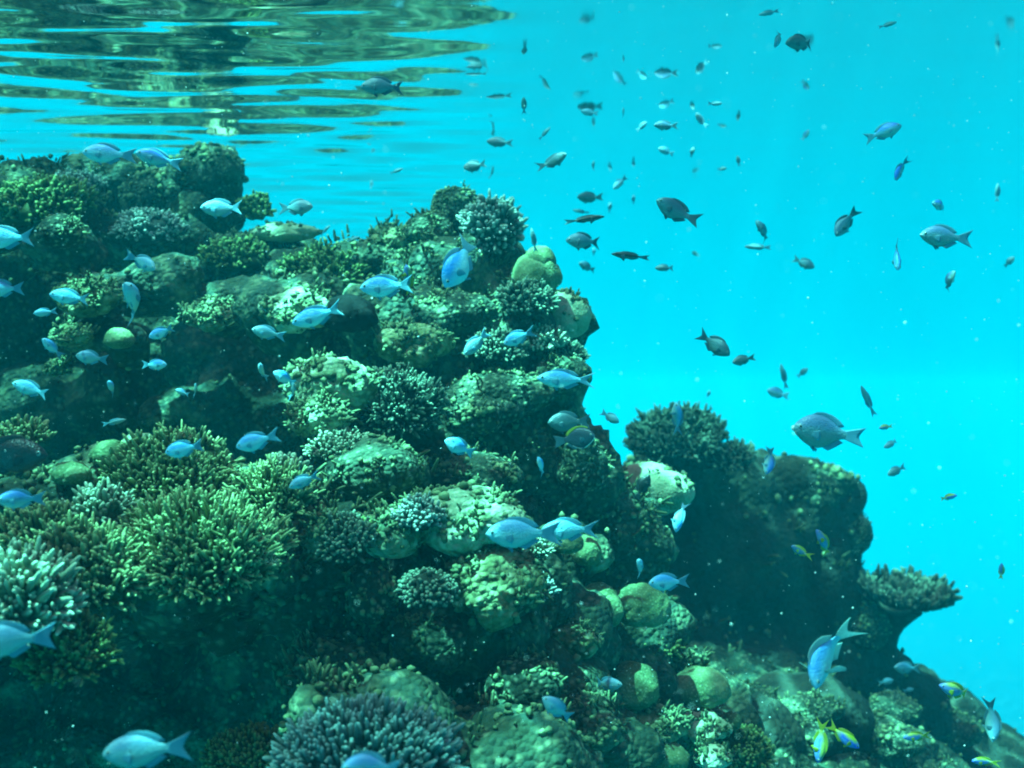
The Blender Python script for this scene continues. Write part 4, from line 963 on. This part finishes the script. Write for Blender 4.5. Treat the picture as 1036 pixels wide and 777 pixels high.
# (u, v, apparent length px, heading in the picture: 0 right, 90 up, 180 left, turn towards the lens, metres out, kind, label)
FISH = [
 (111, 156, 54, 178, 10, 2.5, 'c', 'pale blue fish facing left at the highest reef crest, upper left'),
 (161, 161, 46, 168, 25, 2.7, 'b', 'dark blue fish right behind the tail of the pale crest fish'),
 (8, 241, 62, 181, 15, 2.2, 'c', 'blue fish half cut by the left edge, raised tail showing, above mid reef'),
 (226, 211, 46, 180, 10, 2.9, 'b', 'dark blue fish under the big dark crest boulder, facing left'),
 (299, 210, 40, 0, 20, 3.0, 'd', 'dim oval fish in open water just right of the upper left crest'),
 (329, 233, 15, 48, 0, 3.4, 'u', 'tiny dark slanting fish above the saddle of the reef, left of two'),
 (357, 242, 15, 18, 0, 3.5, 'u', 'tiny dark fish skimming the saddle of the reef, right of two'),
 (144, 265, 38, -28, 20, 2.5, 'c', 'blue fish heading down right above the upright bright blue fish'),
 (4, 292, 40, 182, 10, 2.2, 'c', 'blue fish cut by the left edge, just below the raised-tail one'),
 (72, 301, 42, 172, 15, 2.3, 'c', 'blue fish facing left against the crusted yellowish knob'),
 (138, 307, 44, 96, 55, 2.3, 'c', 'upright bright blue fish seen head-on in the left hollow'),
 (46, 316, 22, 190, 30, 2.5, 'q', 'small round blue fish under the crusted yellowish knob'),
 (53, 352, 26, 130, 30, 2.5, 'c', 'small blue fish nosing up left beside the small yellow knob'),
 (164, 336, 28, 205, 15, 2.6, 'c', 'small blue fish with tail up right, right of the round green knob'),
 (93, 362, 33, 172, 5, 2.5, 'c', 'neat blue fish facing left low in the dark left hollow'),
 (156, 369, 28, 0, 10, 2.6, 'c', 'small blue fish facing right in the dark left hollow'),
 (114, 393, 18, 92, 60, 2.7, 'q', 'tiny bright blue fish seen head-on between the hollow fish'),
 (33, 394, 42, 162, 5, 2.3, 'c', 'blue fish nosing up left near the left edge over black shade'),
 (115, 427, 26, 12, 0, 2.3, 'u', 'slender pale fish alone over the black gap above the thickets'),
 (185, 397, 16, 160, 0, 2.7, 'q', 'tiny pale fish paired left of a tiny upright blue one'),
 (198, 395, 17, 80, 30, 2.7, 'q', 'tiny upright blue fish paired with the tiny pale one'),
 (265, 376, 19, 95, 50, 2.7, 'q', 'small head-on blue fish left of the brightest boulder'),
 (289, 383, 28, 150, 20, 2.6, 'c', 'small curved pale fish touching the left of the brightest boulder'),
 (297, 396, 20, 80, 40, 2.55, 'b', 'small upright deep blue fish under the curved pale one'),
 (272, 337, 35, 168, 15, 2.6, 'c', 'plump blue fish facing left beside the larger blue one'),
 (323, 319, 58, 198, 5, 2.4, 'c', 'clear large blue fish nosing down left across the sunlit boulder'),
 (5, 461, 92, 0, 5, 1.9, 'k', 'large black fish cut by the left edge'),
 (22, 505, 44, 180, 30, 1.8, 'b', 'vivid blue-headed fish at left just above the finger coral'),
 (187, 454, 40, 192, 10, 1.9, 'c', 'blue fish passing in front of the upper finger thicket'),
 (261, 446, 46, 197, 5, 2.0, 'c', 'sharp blue fish nosing left over the black gap right of the thicket'),
 (308, 486, 34, 205, 20, 2.0, 'c', 'blue fish above the right end of the finger thickets'),
 (12, 648, 84, 180, 5, 1.5, 'c', 'large blue fish cut by the left edge over the lowest finger coral'),
 (149, 759, 90, 184, 5, 1.45, 'c', 'large blue fish facing left over the black hollow at the bottom'),
 (378, 775, 66, 180, 10, 1.4, 'b', 'blue fish cut by the bottom edge in front of the stubby dome'),
 (393, 290, 58, 184, 5, 2.5, 'c', 'pale fish facing left whose tail meets a yellow-edged fin'),
 (413, 284, 34, 96, 20, 2.55, 'y', 'upright yellow-edged fish behind the tail of the pale fish'),
 (467, 264, 66, 240, 15, 2.2, 'c', 'biggest bright blue fish diving left at the middle crest'),
 (482, 347, 36, 226, 15, 2.6, 'c', 'blue fish diving left on the shaded wall, left of two'),
 (525, 341, 36, 205, 20, 2.7, 'c', 'blue fish nosing left before the pale ledge, right of two'),
 (540, 243, 26, 102, 10, 2.9, 'u', 'dark slim fish standing upright over the white-crowned head'),
 (573, 384, 62, 178, 10, 2.4, 'l', 'pale long fish facing left off the reef edge'),
 (576, 427, 46, 182, 10, 2.7, 'd', 'dim ghostly fish just above the surgeonfish'),
 (581, 444, 44, 10, 20, 2.5, 'g', 'dark surgeonfish with white and yellow edging at the reef edge'),
 (466, 453, 36, 155, 5, 2.2, 'c', 'lone small blue fish nosing up left on the dark centre wall'),
 (548, 472, 24, 112, 30, 2.5, 'q', 'tiny pale fish nose up on the dark wall below the surgeonfish'),
 (617, 422, 22, -32, 0, 2.8, 't', 'small dark fish heading down right in the gap between the reefs'),
 (650, 493, 30, 62, 0, 3.0, 'k', 'small black fish in front of the pale flat-topped boulder'),
 (530, 540, 78, 180, 5, 1.95, 'c', 'largest pale fish at centre bottom facing left'),
 (577, 536, 62, 180, 10, 2.1, 'l', 'pale blue fish with long forked tail overlapping the largest pale fish'),
 (687, 521, 36, 255, 15, 2.4, 'c', 'small blue fish diving in front of the dark outcrop'),
 (649, 575, 26, 115, 45, 2.3, 'c', 'small bright fish nose up above the twin domes'),
 (677, 589, 44, 182, 10, 2.35, 'c', 'pale fish facing left just right of the twin domes'),
 (613, 692, 34, 8, 35, 2.4, 'c', 'small pale fish with bright tail among the lower domes'),
 (565, 718, 42, 142, 5, 1.9, 'c', 'lone blue fish nosing up left at the lower centre'),
 (685, 424, 36, 95, 10, 3.0, 'l', 'slender pale fish standing upright over the distant fuzzy bush'),
 (779, 466, 30, 252, 10, 3.0, 'b', 'slim blue fish diving at the right top of the distant outcrop'),
 # open water
 (388, 87, 48, 184, 5, 2.6, 'd', 'large dark fish facing left below the water surface, upper middle'),
 (506, 144, 28, 178, 5, 4.4, 'd', 'mid-sized dim fish facing left, upper of two above the white-tipped bush'),
 (481, 168, 25, 190, 5, 4.0, 'd', 'dark oval fish facing left, lower of two above the white-tipped bush'),
 (401, 173, 15, 20, 0, 3.6, 'u', 'tiny dark dash of a fish left above the reef crest'),
 (376, 187, 10, 92, 0, 5.0, 't', 'faintest tiny upright fish above the reef saddle'),
 (498, 175, 14, 80, 30, 5.6, 't', 'faint small fish touching the right of the lower dark oval pair fish'),
 (530, 107, 17, 92, 20, 5.4, 't', 'faint upright fish high over the crest in open water'),
 (551, 135, 18, 48, 0, 5.2, 'u', 'faint thin fish slanting up right above the deep-bodied fish'),
 (559, 164, 34, 25, 30, 3.4, 'd', 'deep-bodied dark fish with spread fins above the crest gap'),
 (597, 114, 19, 170, 0, 4.0, 't', 'small dark fish facing left at the upper centre'),
 (631, 114, 11, 100, 20, 6.0, 't', 'faint dot of a fish right of the small dark upper centre fish'),
 (649, 128, 14, 40, 20, 5.0, 't', 'small dim fish paired left of the long dim one'),
 (674, 127, 26, 180, 5, 5.2, 'd', 'long dim fish facing left between two small ones, upper centre'),
 (709, 122, 20, 128, 20, 4.6, 't', 'small dark fish nosing up left, right of the long dim one'),
 (723, 105, 16, 0, 10, 5.4, 't', 'small dim fish above the up-nosing dark one'),
 (674, 153, 18, 160, 5, 5.4, 't', 'small dim fish under the long dim one'),
 (700, 154, 11, 70, 10, 6.2, 't', 'very faint small fish between the upper centre group and the big grey fish'),
 (600, 168, 11, 80, 0, 5.4, 't', 'tiny upright fish right of the deep-bodied one'),
 (627, 185, 20, 225, 10, 4.2, 'q', 'small light-flecked fish diving left above the striped pair'),
 (597, 200, 28, 180, 10, 4.6, 'd', 'dim fish facing left just above the striped slender fish'),
 (617, 210, 11, 80, 0, 5.4, 't', 'tiny dark fish right of the upper striped slender fish'),
 (591, 222, 42, 8, 0, 2.8, 's', 'slender dark striped fish tilted up right, upper of two'),
 (588, 214, 18, 170, 0, 4.6, 'u', 'faint slender fish just over the upper striped one'),
 (592, 244, 40, 178, 5, 3.2, 'd', 'dark fish with forked tail facing left between the striped fish'),
 (594, 270, 20, 158, 25, 4.4, 'd', 'small dim fish right of the white-crowned head'),
 (601, 255, 9, 90, 0, 5.4, 't', 'dot-sized fish under the fork-tailed dark one'),
 (638, 259, 40, 174, 0, 2.8, 's', 'slender dark striped fish level, lower of two'),
 (673, 271, 21, 182, 0, 3.6, 't', 'small dark fish at the right of the lower striped fish'),
 (686, 215, 52, 152, 5, 2.7, 'd', 'big grey fish nosing up left at the upper centre right'),
 (641, 202, 10, 90, 10, 6.0, 't', 'faint dot fish left of the big grey fish'),
 (704, 257, 9, 150, 0, 6.2, 't', 'faint dot fish below the tail of the big grey fish'),
 (730, 171, 11, 10, 0, 6.0, 't', 'faint small fish right above the big grey fish, left of two'),
 (747, 163, 11, 100, 0, 6.2, 't', 'faint small fish right above the big grey fish, right of two'),
 (773, 234, 29, 132, 20, 3.4, 'd', 'dark deep fish nosing up left over a slender one at right centre'),
 (767, 250, 28, 178, 0, 4.0, 'u', 'slender dim fish lying level under the deep dark one'),
 (813, 266, 24, -28, 20, 4.6, 'd', 'dim fish heading down right, right of the level slender one'),
 (855, 225, 36, 235, 5, 3.2, 'd', 'dark fish diving left with thin tail up at right'),
 (815, 137, 13, 60, 20, 5.0, 'q', 'tiny pale fish left of the round-bellied one at upper right'),
 (893, 134, 38, 18, 20, 2.8, 'b', 'round-bellied blue-backed fish facing right at upper right'),
 (910, 171, 30, 245, 20, 2.8, 'b', 'small blue fish diving with pale belly lit, under the round-bellied one'),
 (952, 208, 25, 172, 30, 3.0, 'b', 'small blue-topped fish just above the large right-hand blue fish'),
 (1009, 195, 20, 92, 10, 4.0, 'u', 'thin upright dim fish near the right edge'),
 (957, 240, 56, 176, 5, 2.4, 'b', 'large blue-backed fish facing left at far right'),
 (907, 258, 36, 264, 30, 2.7, 'l', 'palest upright fish diving left of the large right-hand blue fish'),
 (959, 285, 24, 72, 40, 3.2, 'b', 'small oval blue fish below the large right-hand blue fish'),
 (1021, 265, 14, 48, 10, 4.4, 't', 'small dark fish at the right edge under the upright dim one'),
 (788, 39, 22, 245, 10, 3.4, 't', 'small dark fish nose down near the surface at top right'),
 (812, 43, 40, 188, 20, 3.2, 'd', 'flat dark fish near the surface at top right facing left'),
 (778, 13, 22, 192, 0, 4.2, 'u', 'thin dark fish standing for a surface reflection, closest to the top picture edge'),  # fish added to stand for a reflection in the water surface
 (898, 25, 20, 15, 0, 5.6, 'u', 'faint thin fish near the surface at far top right'),
 (722, 348, 40, -38, 20, 2.8, 'd', 'fork-tailed fish diving right with light flank at right centre'),
 (752, 364, 25, 195, 10, 3.6, 'd', 'dark oval fish right of the fork-tailed diving one'),
 (793, 381, 28, 105, 5, 4.4, 'u', 'dim slim fish standing upright over a pale level one'),
 (812, 377, 14, 40, 10, 4.8, 't', 'small round dim fish right of the upright slim one'),
 (787, 398, 25, 165, 10, 4.6, 'q', 'pale level fish under the upright slim one'),
 (717, 399, 9, 80, 10, 5.4, 't', 'dot fish alone above the distant outcrop'),
 (838, 438, 78, 172, 8, 2.1, 'w', 'biggest grey-blue fish with white mouth and black eye at right'),
 (878, 406, 36, 115, 5, 2.9, 'u', 'dark slim fish nosing up left above the white-mouthed fish'),
 (896, 432, 15, 190, 5, 3.4, 'z', 'tiny yellow-backed fish right of the white-mouthed fish'),
 (902, 449, 19, 205, 10, 3.6, 't', 'small dark fish under the tiny yellow-backed one'),
 (907, 476, 22, 205, 10, 3.8, 't', 'small dark oval fish lowest of the trio right of the white-mouthed fish'),
 (959, 503, 19, 12, 5, 3.2, 'z', 'small yellow-backed fish alone in open water at right'),
 (1013, 578, 18, 92, 10, 3.4, 'z', 'small curved blue and yellow fish near the right edge'),
 (810, 558, 27, 150, 20, 2.9, 'y', 'blue-headed yellow-tailed fish on the dark outcrop, left of two'),
 (835, 551, 38, 122, 10, 2.9, 'y', 'blue-headed yellow-tailed fish on the dark outcrop, right of two'),
 (833, 659, 78, 245, 25, 2.0, 'v', 'large curved blue fish diving with fins spread before the outcrop'),
 (830, 749, 46, 262, 5, 2.2, 'y', 'yellow fish diving straight down with blue head at lower right'),
 (853, 745, 40, -36, 5, 2.2, 'y', 'yellow-backed fish diving right beside the straight-diving one'),
 (969, 700, 42, 160, 5, 2.3, 'y', 'blue fish with yellow back and tail facing left at lower right'),
 (928, 745, 30, 184, 5, 2.4, 'y', 'small blue and yellow fish with raised tail near the bottom right'),
 (996, 770, 30, 176, 10, 2.3, 'y', 'blue and yellow fish touching the bottom edge at right'),
 (1004, 727, 46, 262, 20, 2.6, 'd', 'deep dark blue fish nose down at the lower right edge'),
 (918, 676, 30, 175, 10, 4.4, 'd', 'dark oval fish floating under the fan-shaped plate coral'),
 (896, 690, 16, 20, 10, 5.0, 't', 'small dark fish under the left of the floating oval one'),
 (901, 700, 13, 175, 0, 5.0, 't', 'tiny dark fish nearest the slope under the plate coral'),
 (919, 698, 11, 10, 0, 5.2, 't', 'tiny dark fish straight below the floating oval one'),
]

def place_fish():
    pr = protos(); used = set(); cnt = {}
    for (u, v, ln, ang, yaw, y, kind, label) in FISH:
        if v < 330: y = min(y, (SURF - 0.09) * F / (388.5 - v))   # under the water surface
        i = cnt.get(kind, 0); cnt[kind] = i + 1
        p = pr[kind][i % len(pr[kind])]
        if p.name in used: o = copy_tree(p)
        else: o = p; used.add(p.name)
        a, w = math.radians(ang), math.radians(yaw)
        d = Vector((math.cos(a) * math.cos(w), -math.sin(w), math.sin(a) * math.cos(w)))
        up = Vector((0, 0, 1))
        if abs(d.z) > 0.93: up = Vector((0.8 if d.x <= 0 else -0.8, -0.5, 0.4))
        if kind == 'v': up = Vector((-1.0, -0.75, 0.1))
        up = (up - d * up.dot(d)).normalized(); side = up.cross(d)
        s = ln * y / F / (math.cos(w) + 0.15 * abs(math.sin(w)))
        o.matrix_world = Matrix.Translation(P(u, v, y)) @ Matrix((d, side, up)).transposed().to_4x4() @ Matrix.Diagonal((s, s * random.uniform(0.85, 1.15), s * random.uniform(0.9, 1.12), 1))
        tag(o, label, 'fish', GROUPS[kind])
    for k in pr:
        for p in pr[k]:
            if p.name not in used:
                for c in list(p.children_recursive): bpy.data.objects.remove(c)
                bpy.data.objects.remove(p)
place_fish()
